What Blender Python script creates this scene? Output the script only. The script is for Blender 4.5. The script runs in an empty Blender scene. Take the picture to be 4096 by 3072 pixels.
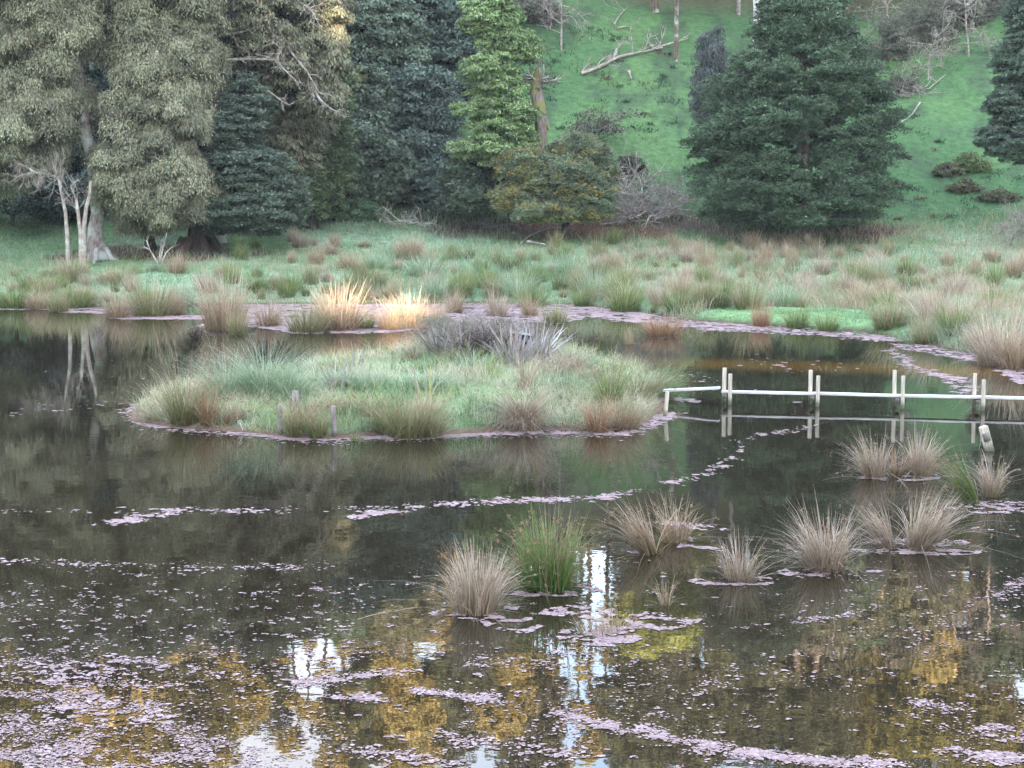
import bpy, bmesh, math, random
import numpy as np
from mathutils import Vector
rng = np.random.default_rng(7); random.seed(7)
SC = bpy.context.scene; COL = SC.collection
R = math.radians
# ------------------------------------------------------------------ camera, sky, sun, exposure
FPX, HOR, CAMZ = 7000.0, 740.0, 5.1            # focal length and horizon in photo pixels, eye height above the water
PITCH = math.atan((1536 - HOR) / FPX)
cd = bpy.data.cameras.new('camera'); cam = bpy.data.objects.new('camera', cd); COL.objects.link(cam)
cam.location = (0, 0, CAMZ); cam.rotation_euler = (math.pi / 2 - PITCH, 0, 0)
cd.sensor_width = 36; cd.lens = FPX / 4096 * 36; cd.clip_end = 2000
SC.camera = cam
SUN_EL, SUN_AZ = R(8.5), R(4)                  # low sun behind the camera
world = bpy.data.worlds.new('World'); SC.world = world; world.use_nodes = True
wn = world.node_tree.nodes; wl = world.node_tree.links
sky = wn.new('ShaderNodeTexSky'); sky.sky_type = 'NISHITA'; sky.sun_disc = False
sky.sun_elevation = SUN_EL; sky.sun_rotation = math.pi - SUN_AZ
sky.air_density = 1.0; sky.dust_density = 1.0; sky.ozone_density = 2.2
bg = wn['Background']; bg.inputs['Strength'].default_value = 0.15
wtc = wn.new('ShaderNodeTexCoord'); wno = wn.new('ShaderNodeTexNoise'); wno.inputs['Scale'].default_value = 3.0; wno.inputs['Detail'].default_value = 6
wmp = wn.new('ShaderNodeMapping'); wmp.inputs['Scale'].default_value = (1, 1, 3); wl.new(wtc.outputs['Generated'], wmp.inputs[0]); wl.new(wmp.outputs[0], wno.inputs['Vector'])
wmr = wn.new('ShaderNodeMapRange'); wmr.inputs[1].default_value = .36; wmr.inputs[2].default_value = .58; wmr.inputs[3].default_value = .35; wmr.inputs[4].default_value = 1.0; wl.new(wno.outputs['Fac'], wmr.inputs[0])
wsx = wn.new('ShaderNodeSeparateXYZ'); wl.new(wtc.outputs['Generated'], wsx.inputs[0])
wel = wn.new('ShaderNodeMapRange'); wel.inputs[1].default_value = .30; wel.inputs[2].default_value = .75; wel.inputs[3].default_value = .95; wel.inputs[4].default_value = .5; wl.new(wsx.outputs['Z'], wel.inputs[0])   # cloud bank low in the sky
wmu = wn.new('ShaderNodeMath'); wmu.operation = 'MULTIPLY'; wl.new(wmr.outputs[0], wmu.inputs[0]); wl.new(wel.outputs[0], wmu.inputs[1])
wmx = wn.new('ShaderNodeMix'); wmx.data_type = 'RGBA'; wl.new(wmu.outputs[0], wmx.inputs['Factor']); wl.new(sky.outputs[0], wmx.inputs[6]); wmx.inputs[7].default_value = (3.15, 3.15, 3.4, 1)   # high thin cloud
wl.new(wmx.outputs[2], bg.inputs[0])
SUND = Vector((math.sin(SUN_AZ) * math.cos(SUN_EL), -math.cos(SUN_AZ) * math.cos(SUN_EL), math.sin(SUN_EL)))
ld = bpy.data.lights.new('sun', 'SUN'); ld.energy = 2.6; ld.angle = R(0.5); ld.color = (1.0, 0.80, 0.60)
lo = bpy.data.objects.new('sun', ld); COL.objects.link(lo); lo.location = SUND * 200
lo.rotation_euler = (-SUND).to_track_quat('-Z', 'Y').to_euler()
SC.view_settings.view_transform = 'Standard'; SC.view_settings.look = 'None'
SC.view_settings.exposure = 3.5; SC.view_settings.gamma = 1
SC.cycles.max_bounces = 5; SC.cycles.diffuse_bounces = 3; SC.cycles.glossy_bounces = 3
SC.cycles.transmission_bounces = 3; SC.cycles.transparent_max_bounces = 6
SC.cycles.caustics_reflective = False; SC.cycles.caustics_refractive = False
SC.cycles.use_denoising = True
# ------------------------------------------------------------------ helpers: pixels to places
def ray(px, py):
    a = PITCH
    f = np.array([0, math.cos(a), -math.sin(a)]); u = np.array([0, math.sin(a), math.cos(a)]); r = np.array([1., 0, 0])
    return f + r * ((px - 2048) / FPX) - u * ((py - 1536) / FPX)
def W(px, py, z=0.0):                              # point at height z seen at that pixel
    d = ray(px, py); t = (z - CAMZ) / d[2]; return np.array([0, 0, CAMZ]) + d * t
def WY(px, py, Y):                                 # point at depth Y seen at that pixel
    d = ray(px, py); return np.array([0, 0, CAMZ]) + d * (Y / d[1])
def PX(m, Y): return m                             # readability only
def ppm(Y): return FPX / Y
def WA(px, py):                                    # arrays of pixels onto the water
    a = PITCH; c, s = math.cos(a), math.sin(a)
    vx = (px - 2048) / FPX; vy = -(py - 1536) / FPX
    dy = c + vy * s; dz = -s + vy * c; t = -CAMZ / dz
    return vx * t, dy * t
def sstep(x): x = np.clip(x, 0, 1); return x * x * (3 - 2 * x)
# value noise
_T = rng.random((64, 64))
def vnoise(x, y, s):
    x = np.asarray(x) / s + 1000; y = np.asarray(y) / s + 1000
    xi = np.floor(x).astype(int); yi = np.floor(y).astype(int); fx = sstep(x - xi); fy = sstep(y - yi)
    a = _T[xi % 64, yi % 64]; b = _T[(xi + 1) % 64, yi % 64]; c = _T[xi % 64, (yi + 1) % 64]; d = _T[(xi + 1) % 64, (yi + 1) % 64]
    return (a * (1 - fx) + b * fx) * (1 - fy) + (c * (1 - fx) + d * fx) * fy
def fbm(x, y, s): return vnoise(x, y, s) * .5 + vnoise(x, y, s / 2.1) * .28 + vnoise(x, y, s / 4.3) * .22
def sdist(x, y, poly):                             # signed distance, positive inside
    x = np.asarray(x, float); y = np.asarray(y, float); P = np.array(poly); Q = np.roll(P, -1, 0)
    d2 = np.full(x.shape, 1e9); ins = np.zeros(x.shape, bool)
    for (ax, ay), (bx, by) in zip(P, Q):
        ex, ey = bx - ax, by - ay; t = np.clip(((x - ax) * ex + (y - ay) * ey) / (ex * ex + ey * ey), 0, 1)
        d2 = np.minimum(d2, (x - ax - t * ex) ** 2 + (y - ay - t * ey) ** 2)
        c = ((ay > y) != (by > y)) & (x < (bx - ax) * (y - ay) / ((by - ay) if by != ay else 1e-9) + ax); ins ^= c
    return np.sqrt(d2) * np.where(ins, 1, -1)
shore_px = [(-900, 1236), (0, 1230), (400, 1233), (620, 1240), (800, 1218), (1200, 1216), (1500, 1214), (1900, 1212), (2300, 1218), (2460, 1240),
            (2620, 1262), (2760, 1278), (2950, 1297), (3200, 1312), (3450, 1330), (3600, 1362), (3750, 1385), (3920, 1425), (4096, 1480), (4350, 1560)]
POND = [tuple(W(*p)[:2]) for p in shore_px] + [(16.5, 33), (15, 18), (9, 10.5), (-9, 10), (-20, 14), (-38, 35), (-44, 72)]
isl_px = [(520, 1652), (560, 1688), (700, 1708), (950, 1730), (1150, 1752), (1340, 1756), (1500, 1742), (1800, 1735), (2150, 1720), (2480, 1722), (2600, 1690),
          (2660, 1620), (2650, 1550), (2570, 1490), (2300, 1450), (2000, 1440), (1600, 1450), (1420, 1490), (1150, 1530), (900, 1560), (600, 1605)]
ISL = [tuple(W(*p)[:2]) for p in isl_px]
def ground_h(x, y):
    x = np.asarray(x, float); y = np.asarray(y, float)
    d = -sdist(x, y, POND) + (fbm(x, y, 3.0) - .5) * 1.4
    lip = np.where(d > 0, .02 + .24 * sstep(d / 1.6), -.7 * sstep(-d / 2.5) - .02)
    far = .085 * np.clip(y - 75, 0, None) + .42 * 3 * np.logaddexp(0, (y - 99) / 3.0) - .47 * 4 * np.logaddexp(0, (y - 150) / 4.0)
    near = 3.3 * sstep((9.5 - y) / 8.5) + .21 * np.clip(-y, 0, 100)
    side = .12 * np.clip(np.abs(x) - 30, 0, 40) * sstep((y - 20) / 60)
    bump = (fbm(x, y, 6) - .5) * .5 * sstep(d / 4) + (fbm(x + 40, y, 1.7) - .5) * .16 * sstep(d / 1.5)
    hump = (fbm(x, y + 30, 22) - .5) * 5 * sstep((y - 104) / 20)
    return lip + np.where(d > 0, (far + near + side) * sstep(d / 3), 0) + bump + hump
def island_h(x, y):
    d = sdist(x, y, ISL) + (fbm(x, y, 1.3) - .5) * .5
    cx, cy = W(1900, 1560)[:2]
    core = np.exp(-(((x - cx) / 5.0) ** 2 + ((y - cy - 1.2) / 5.2) ** 2))
    return np.where(d > 0, .04 + .16 * sstep(d / .8) + (.20 + .46 * core) * sstep(d / 3.2) + (fbm(x, y, .9) - .5) * .28 * sstep(d), -.35 * sstep(-d / .8) - .01)
def gh(x, y): return float(ground_h(np.array([x]), np.array([y]))[0])
def ih(x, y): return float(island_h(np.array([x]), np.array([y]))[0])
def G(px, py, fn=ground_h):                        # where that pixel's ray meets the ground
    d = ray(px, py); t = np.linspace(30, 210, 1400) if fn is ground_h else np.linspace(30, 60, 800)
    p = np.array([0, 0, CAMZ])[None] + d[None] * (t / d[1])[:, None]; h = fn(p[:, 0], p[:, 1])
    k = np.argmax(p[:, 2] < h)
    if p[k, 2] >= h[k]: k = len(t) - 1
    return np.array([p[k, 0], p[k, 1], max(h[k], 0)])
# ------------------------------------------------------------------ helpers: materials
def new_mat(name):
    m = bpy.data.materials.new(name); m.use_nodes = True; nt = m.node_tree
    return m, nt, nt.nodes['Principled BSDF'], nt.nodes, nt.links
def plant_mat(name, trans=.3, rough=.55, spec=.3, vscale=1.5, vamt=.35):
    m, nt, b, N, L = new_mat(name)
    at = N.new('ShaderNodeAttribute'); at.attribute_name = 'Col'
    tc = N.new('ShaderNodeTexCoord'); no = N.new('ShaderNodeTexNoise'); no.inputs['Scale'].default_value = vscale
    L.new(tc.outputs['Object'], no.inputs['Vector'])
    mr = N.new('ShaderNodeMapRange'); mr.inputs[3].default_value = 1 - vamt; mr.inputs[4].default_value = 1 + vamt; L.new(no.outputs['Fac'], mr.inputs[0])
    mx = N.new('ShaderNodeMix'); mx.data_type = 'RGBA'; mx.blend_type = 'MULTIPLY'; mx.inputs['Factor'].default_value = 1
    L.new(at.outputs['Color'], mx.inputs[6]); L.new(mr.outputs[0], mx.inputs[7])
    L.new(mx.outputs[2], b.inputs['Base Color']); b.inputs['Roughness'].default_value = rough; b.inputs['Specular IOR Level'].default_value = spec
    t = N.new('ShaderNodeBsdfTranslucent'); L.new(mx.outputs[2], t.inputs['Color'])
    ms = N.new('ShaderNodeMixShader'); ms.inputs[0].default_value = trans; L.new(b.outputs[0], ms.inputs[1]); L.new(t.outputs[0], ms.inputs[2])
    L.new(ms.outputs[0], N['Material Output'].inputs['Surface']); return m
def rough_mat(name, c1, c2, scale, stretch=(1, 1, 1), rough=.85, c3=None, bump=.4, bdist=.02, th=(.4, .6)):
    m, nt, b, N, L = new_mat(name)
    tc = N.new('ShaderNodeTexCoord'); mp = N.new('ShaderNodeMapping'); mp.inputs['Scale'].default_value = stretch
    L.new(tc.outputs['Object'], mp.inputs[0]); no = N.new('ShaderNodeTexNoise'); no.inputs['Scale'].default_value = scale; no.inputs['Detail'].default_value = 6
    L.new(mp.outputs[0], no.inputs['Vector']); cr = N.new('ShaderNodeValToRGB'); L.new(no.outputs['Fac'], cr.inputs[0])
    cr.color_ramp.elements[0].color = (*c1, 1); cr.color_ramp.elements[0].position = .35
    cr.color_ramp.elements[1].color = (*c2, 1); cr.color_ramp.elements[1].position = .65
    out = cr.outputs[0]
    if c3:
        n2 = N.new('ShaderNodeTexNoise'); n2.inputs['Scale'].default_value = scale * .45; n2.inputs['Detail'].default_value = 8; L.new(tc.outputs['Object'], n2.inputs['Vector'])
        mr = N.new('ShaderNodeMapRange'); mr.inputs[1].default_value = th[0]; mr.inputs[2].default_value = th[1]; L.new(n2.outputs['Fac'], mr.inputs[0])
        mx = N.new('ShaderNodeMix'); mx.data_type = 'RGBA'; L.new(mr.outputs[0], mx.inputs['Factor']); L.new(out, mx.inputs[6]); mx.inputs[7].default_value = (*c3, 1); out = mx.outputs[2]
    L.new(out, b.inputs['Base Color']); b.inputs['Roughness'].default_value = rough; b.inputs['Specular IOR Level'].default_value = .25
    bp = N.new('ShaderNodeBump'); bp.inputs['Strength'].default_value = bump; bp.inputs['Distance'].default_value = bdist
    L.new(no.outputs['Fac'], bp.inputs['Height']); L.new(bp.outputs[0], b.inputs['Normal']); return m
M = {}
M['reed'] = plant_mat('rush_blades', .25, .5)
M['leaf'] = plant_mat('tree_leaves', .12, .5, .35, .8, .3)
M['flax'] = plant_mat('flax_leaves', .15, .4, .5)
M['grass'] = plant_mat('grass_blades', .35, .6, .2, 1.0, .3)
M['weed'] = plant_mat('floating_weed', .0, .7, .25, 3.0, .18)
M['bark'] = rough_mat('grey_brown_bark', (.06, .045, .035), (.17, .13, .1), 3, (4, 4, 1), c3=(.33, .34, .3), th=(.52, .62))
M['dark_bark'] = rough_mat('dark_bark', (.025, .018, .015), (.08, .055, .045), 3, (4, 4, 1))
M['pale_bark'] = rough_mat('lichen_covered_pale_wood', (.18, .14, .12), (.36, .31, .27), 6, (2, 2, .5), c3=(.44, .45, .41), th=(.5, .65))
M['lichen_bark'] = rough_mat('lichen_bark', (.12, .09, .08), (.28, .24, .22), 3, (3, 3, 1), c3=(.36, .37, .34), th=(.45, .58))
M['white_bark'] = rough_mat('white_bark', (.38, .36, .38), (.58, .56, .58), 2, (2, 2, .6))
M['moss_bark'] = rough_mat('mossy_bark', (.10, .085, .075), (.24, .20, .18), 4, (3, 3, .7), c3=(.20, .20, .06), th=(.42, .56))
M['dead_wood'] = rough_mat('dead_branch_wood', (.16, .13, .12), (.40, .35, .32), 5, (1, 1, 1))
M['post'] = rough_mat('weathered_post_timber', (.38, .33, .27), (.62, .56, .47), 9, (3, 3, .3), c3=(.36, .40, .26), th=(.55, .75), bdist=.004)
M['plank'] = rough_mat('bleached_plank_timber', (.46, .44, .42), (.72, .70, .68), 6, (.4, 5, 5), bdist=.003)
M['oldpost'] = rough_mat('old_dark_post_timber', (.13, .11, .10), (.33, .30, .28), 8, (3, 3, .4), bdist=.006)
M['white_metal'] = rough_mat('white_painted_rod', (.72, .72, .70), (.82, .82, .8), 9, rough=.4, bump=.05)
M['box'] = rough_mat('black_tarred_boards', (.012, .012, .014), (.035, .033, .035), 8, (1, 1, 4))
# ground: colour attribute (grass, bare earth) with fine noise over it
def add_algae(m, z0, z1, c):
    nt = m.node_tree; N = nt.nodes; L = nt.links; b = N['Principled BSDF']; old = b.inputs['Base Color'].links[0].from_socket
    tc = N.new('ShaderNodeTexCoord'); sp = N.new('ShaderNodeSeparateXYZ'); L.new(tc.outputs['Object'], sp.inputs[0]); no = N.new('ShaderNodeTexNoise'); no.inputs['Scale'].default_value = 14; L.new(tc.outputs['Object'], no.inputs['Vector'])
    ad = N.new('ShaderNodeMath'); ad.operation = 'MULTIPLY_ADD'; L.new(no.outputs['Fac'], ad.inputs[0]); ad.inputs[1].default_value = .16; L.new(sp.outputs['Z'], ad.inputs[2])
    mr = N.new('ShaderNodeMapRange'); L.new(ad.outputs[0], mr.inputs[0]); mr.inputs[1].default_value = z0; mr.inputs[2].default_value = z1; mr.inputs[3].default_value = .85; mr.inputs[4].default_value = 0
    mx = N.new('ShaderNodeMix'); mx.data_type = 'RGBA'; L.new(mr.outputs[0], mx.inputs['Factor']); L.new(old, mx.inputs[6]); mx.inputs[7].default_value = (*c, 1); L.new(mx.outputs[2], b.inputs['Base Color'])
add_algae(M['post'], .12, .26, (.07, .085, .04)); add_algae(M['oldpost'], .10, .2, (.05, .06, .035))
def ground_mat(name, fs, amt):
    m, nt, b, N, L = new_mat(name)
    at = N.new('ShaderNodeAttribute'); at.attribute_name = 'Col'; tc = N.new('ShaderNodeTexCoord')
    n1 = N.new('ShaderNodeTexNoise'); n1.inputs['Scale'].default_value = fs; n1.inputs['Detail'].default_value = 8; n1.inputs['Roughness'].default_value = .7
    L.new(tc.outputs['Object'], n1.inputs['Vector'])
    mr = N.new('ShaderNodeMapRange'); mr.inputs[1].default_value = .3; mr.inputs[2].default_value = .7; mr.inputs[3].default_value = 1 - amt; mr.inputs[4].default_value = 1 + amt; L.new(n1.outputs['Fac'], mr.inputs[0])
    mx = N.new('ShaderNodeMix'); mx.data_type = 'RGBA'; mx.blend_type = 'MULTIPLY'; mx.inputs['Factor'].default_value = 1
    L.new(at.outputs['Color'], mx.inputs[6]); L.new(mr.outputs[0], mx.inputs[7]); L.new(mx.outputs[2], b.inputs['Base Color'])
    b.inputs['Roughness'].default_value = .9; b.inputs['Specular IOR Level'].default_value = .1
    bp = N.new('ShaderNodeBump'); bp.inputs['Strength'].default_value = .8; bp.inputs['Distance'].default_value = .12
    L.new(n1.outputs['Fac'], bp.inputs['Height']); L.new(bp.outputs[0], b.inputs['Normal']); return m
M['ground'] = ground_mat('pasture_and_earth', 2.2, .4); M['island'] = ground_mat('island_turf', 5, .4)
def water_mat():
    m, nt, b, N, L = new_mat('murky_pond_water')
    tc = N.new('ShaderNodeTexCoord'); n0 = N.new('ShaderNodeTexNoise'); n0.inputs['Scale'].default_value = .12; n0.inputs['Detail'].default_value = 3
    L.new(tc.outputs['Object'], n0.inputs['Vector']); cr = N.new('ShaderNodeValToRGB'); L.new(n0.outputs['Fac'], cr.inputs[0])
    cr.color_ramp.elements[0].color = (.012, .011, .007, 1); cr.color_ramp.elements[1].color = (.026, .020, .011, 1)
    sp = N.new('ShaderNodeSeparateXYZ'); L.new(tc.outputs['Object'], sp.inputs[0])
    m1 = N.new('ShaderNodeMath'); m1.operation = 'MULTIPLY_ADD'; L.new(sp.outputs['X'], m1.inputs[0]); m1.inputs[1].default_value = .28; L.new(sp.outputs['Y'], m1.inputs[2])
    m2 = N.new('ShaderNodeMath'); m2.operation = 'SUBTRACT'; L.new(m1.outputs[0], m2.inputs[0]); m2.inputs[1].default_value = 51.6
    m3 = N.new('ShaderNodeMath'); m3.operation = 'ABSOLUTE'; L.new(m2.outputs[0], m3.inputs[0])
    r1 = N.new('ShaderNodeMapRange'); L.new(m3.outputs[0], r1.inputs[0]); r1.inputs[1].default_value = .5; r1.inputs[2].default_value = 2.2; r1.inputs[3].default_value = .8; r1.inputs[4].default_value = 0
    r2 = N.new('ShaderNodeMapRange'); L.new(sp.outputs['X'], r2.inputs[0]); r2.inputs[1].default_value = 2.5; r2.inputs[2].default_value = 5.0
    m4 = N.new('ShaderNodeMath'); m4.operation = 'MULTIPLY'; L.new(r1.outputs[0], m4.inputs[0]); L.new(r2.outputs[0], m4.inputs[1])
    sx = N.new('ShaderNodeMix'); sx.data_type = 'RGBA'; L.new(m4.outputs[0], sx.inputs['Factor']); L.new(cr.outputs[0], sx.inputs[6]); sx.inputs[7].default_value = (.12, .062, .014, 1)   # ochre silt under the surface, with sunlight on it painted into the colour
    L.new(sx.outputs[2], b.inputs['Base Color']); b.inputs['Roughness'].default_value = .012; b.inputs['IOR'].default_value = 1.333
    mp = N.new('ShaderNodeMapping'); mp.inputs['Scale'].default_value = (1, 1, 1); L.new(tc.outputs['Object'], mp.inputs[0])
    n1 = N.new('ShaderNodeTexNoise'); n1.inputs['Scale'].default_value = 2.2; n1.inputs['Detail'].default_value = 3; L.new(mp.outputs[0], n1.inputs['Vector'])
    n2 = N.new('ShaderNodeTexNoise'); n2.inputs['Scale'].default_value = .35; L.new(tc.outputs['Object'], n2.inputs['Vector'])
    mu = N.new('ShaderNodeMath'); mu.operation = 'MULTIPLY'; L.new(n1.outputs['Fac'], mu.inputs[0]); L.new(n2.outputs['Fac'], mu.inputs[1])
    bp = N.new('ShaderNodeBump'); bp.inputs['Strength'].default_value = 1; bp.inputs['Distance'].default_value = .0024
    L.new(mu.outputs[0], bp.inputs['Height']); L.new(bp.outputs[0], b.inputs['Normal']); return m
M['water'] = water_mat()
# ------------------------------------------------------------------ helpers: meshes and objects
def mesh_np(name, V, F, mat, C=None, smooth=False):
    """V (n,3), F (m,k) faces of one size or a list of such arrays, C (n,3) colours"""
    me = bpy.data.meshes.new(name); V = np.asarray(V, np.float32); Fs = F if isinstance(F, list) else [F]
    Fs = [np.asarray(f, np.int32) for f in Fs if len(f)]
    me.vertices.add(len(V)); me.vertices.foreach_set('co', V.ravel())
    idx = np.concatenate([f.ravel() for f in Fs]); tot = np.concatenate([np.full(len(f), f.shape[1], np.int32) for f in Fs])
    st = np.concatenate([[0], np.cumsum(tot)[:-1]]).astype(np.int32)
    me.loops.add(len(idx)); me.loops.foreach_set('vertex_index', idx)
    me.polygons.add(len(tot)); me.polygons.foreach_set('loop_start', st); me.polygons.foreach_set('loop_total', tot)
    if smooth: me.polygons.foreach_set('use_smooth', np.ones(len(tot), bool))
    if C is not None:
        a = me.attributes.new('Col', 'FLOAT_COLOR', 'POINT'); c = np.ones((len(V), 4), np.float32); c[:, :3] = C; a.data.foreach_set('color', c.ravel())
    me.materials.append(mat); me.update(calc_edges=True); return me
def tag(o, label=None, cat=None, group=None, kind=None):
    if label: o['label'] = label
    if cat: o['category'] = cat
    if group: o['group'] = group
    if kind: o['kind'] = kind
    return o
def obj(name, me, parent=None, loc=None):
    o = bpy.data.objects.new(name, me); COL.objects.link(o)
    if parent: o.parent = parent
    if loc is not None: o.location = [float(v) for v in loc]
    return o
def empty(name, loc): 
    o = bpy.data.objects.new(name, None); COL.objects.link(o); o.location = [float(v) for v in loc]; o.empty_display_size = .3; return o
def copy_tree(o, parent=None):
    c = o.copy(); COL.objects.link(c); c.parent = parent
    for ch in o.children: copy_tree(ch, c)
    return c
class Tubes:
    def __init__(s): s.V = []; s.F = []; s.n = 0; s.segs = []
    def tube(s, pts, rad, k=6, wob=0):
        P = np.asarray(pts, float); n = len(P); r = np.asarray(rad, float) if np.ndim(rad) else np.full(n, rad)
        T = np.gradient(P, axis=0); T /= np.linalg.norm(T, axis=1)[:, None] + 1e-9
        ref = np.array([1., 0, 0]) if abs(T[0][0]) < .8 else np.array([0, 1., 0])
        A = np.cross(T, ref); A /= np.linalg.norm(A, axis=1)[:, None] + 1e-9; B = np.cross(T, A)
        th = np.arange(k) / k * 2 * math.pi
        rr = r[:, None] * (1 + wob * (rng.random((n, k)) - .5)) if wob else np.repeat(r[:, None], k, 1)
        V = P[:, None, :] + rr[..., None] * (np.cos(th)[None, :, None] * A[:, None, :] + np.sin(th)[None, :, None] * B[:, None, :])
        i = np.arange(n - 1)[:, None] * k; j = np.arange(k)[None, :]; j2 = (j + 1) % k
        F = np.stack([i + j, i + j2, i + k + j2, i + k + j], -1).reshape(-1, 4) + s.n
        s.V.append(V.reshape(-1, 3)); s.F.append(F); s.n += n * k
        # end cap
        s.V.append(P[-1:] + T[-1:] * r[-1] * .3); e = s.n; s.n += 1
        jj = np.arange(k); b = e - k; s.F.append(np.stack([b + jj, b + (jj + 1) % k, np.full(k, e), np.full(k, e)], -1)[:, :3].repeat(1, 0)); 
        s.F[-1] = s.F[-1]
    def build(s, name, mat, C=None):
        V = np.concatenate(s.V); q = [f for f in s.F if f.shape[1] == 4]; t = [f for f in s.F if f.shape[1] == 3]
        return mesh_np(name, V, [np.concatenate(q), np.concatenate(t)], mat, C, True)
def wander(p, d, L, n, jit, up=0.0):
    P = [np.array(p, float)]; d = np.array(d, float); d /= np.linalg.norm(d)
    for i in range(n):
        d = d + rng.normal(0, jit, 3) + np.array([0, 0, up]); d /= np.linalg.norm(d); P.append(P[-1] + d * L / n)
    return np.array(P), d
def twig(tb, p, d, L, r, depth, jit=.16, spread=.7, up=0., kids=4, k=5, n=5):
    P, _ = wander(p, d, L, n, jit, up); tb.tube(P, np.linspace(r, r * .35, n + 1), k if depth > 0 else 4)
    if depth <= 0: return P
    for q in range(kids):
        t = rng.uniform(.25, .95); i = min(int(t * n), n - 1); base = P[i] + (P[i + 1] - P[i]) * (t * n - i)
        dd = (P[i + 1] - P[i]); dd /= np.linalg.norm(dd); dd = dd + rng.normal(0, spread, 3)
        twig(tb, base, dd, L * rng.uniform(.35, .6), r * .5, depth - 1, jit, spread, up, kids, 4, 4)
    return P
# blades: curved tapered strips
def blades(base, L, wd, az, lean, curve, cb, ct, segs=3, az_side=None, droop=0):
    n = len(L); t = np.linspace(0, 1, segs + 1)
    dirx, diry = np.cos(az), np.sin(az)
    side = az + math.pi / 2 + rng.normal(0, .7, n) if az_side is None else az_side
    sx, sy = np.cos(side), np.sin(side)
    V = np.zeros((n, segs + 1, 2, 3)); C = np.zeros((n, segs + 1, 2, 3))
    for i, tt in enumerate(t):
        out = L * (lean * tt + curve * tt ** 2.2); up = L * (tt * np.sqrt(np.clip(1 - lean ** 2, .1, 1)) - (curve * .55 + droop) * tt ** 2.6)
        w = wd * (1 - tt ** 1.7 * .9) * .5
        c = np.stack([base[:, 0] + dirx * out, base[:, 1] + diry * out, base[:, 2] + up], -1)
        V[:, i, 0] = c + np.stack([sx * w, sy * w, 0 * w], -1); V[:, i, 1] = c - np.stack([sx * w, sy * w, 0 * w], -1)
        C[:, i, :] = (cb * (1 - tt) + ct * tt)[:, None, :]
    k = (segs + 1) * 2; o = np.arange(n)[:, None] * k; F = []
    for i in range(segs): F.append(np.stack([o[:, 0] + 2 * i, o[:, 0] + 2 * i + 1, o[:, 0] + 2 * i + 3, o[:, 0] + 2 * i + 2], -1))
    return V.reshape(-1, 3), np.concatenate(F), C.reshape(-1, 3), V[:, -1, 0]
PAL = {  # (weight, base colour, tip colour)
    'tan':   [(5, (.20, .14, .07), (.52, .40, .29)), (3, (.26, .17, .09), (.62, .50, .40)), (1, (.10, .13, .04), (.34, .30, .16))],
    'pink':  [(5, (.22, .155, .095), (.54, .435, .34)), (3, (.27, .20, .14), (.64, .56, .48)), (1, (.12, .13, .05), (.38, .34, .20))],
    'green': [(6, (.06, .13, .02), (.20, .27, .09)), (2, (.10, .16, .04), (.38, .36, .18)), (1, (.22, .15, .07), (.55, .42, .30))],
    'mixed': [(4, (.09, .13, .03), (.34, .33, .17)), (4, (.17, .13, .06), (.50, .40, .28)), (1, (.05, .12, .02), (.18, .25, .07))],
    'blue':  [(5, (.12, .22, .10), (.36, .46, .32)), (2, (.22, .27, .15), (.58, .58, .46))],
    'red':   [(4, (.22, .10, .05), (.50, .30, .20)), (2, (.16, .14, .05), (.44, .36, .22))],
    'dark':  [(5, (.05, .09, .025), (.14, .19, .07)), (2, (.10, .10, .04), (.28, .25, .14))],
}
def pal_pick(pal, n):
    P = PAL[pal]; w = np.array([p[0] for p in P], float); k = rng.choice(len(P), n, p=w / w.sum())
    b = np.array([p[1] for p in P])[k]; t = np.array([p[2] for p in P])[k]; v = rng.uniform(.75, 1.25, (n, 1)); return b * v, t * v
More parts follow.
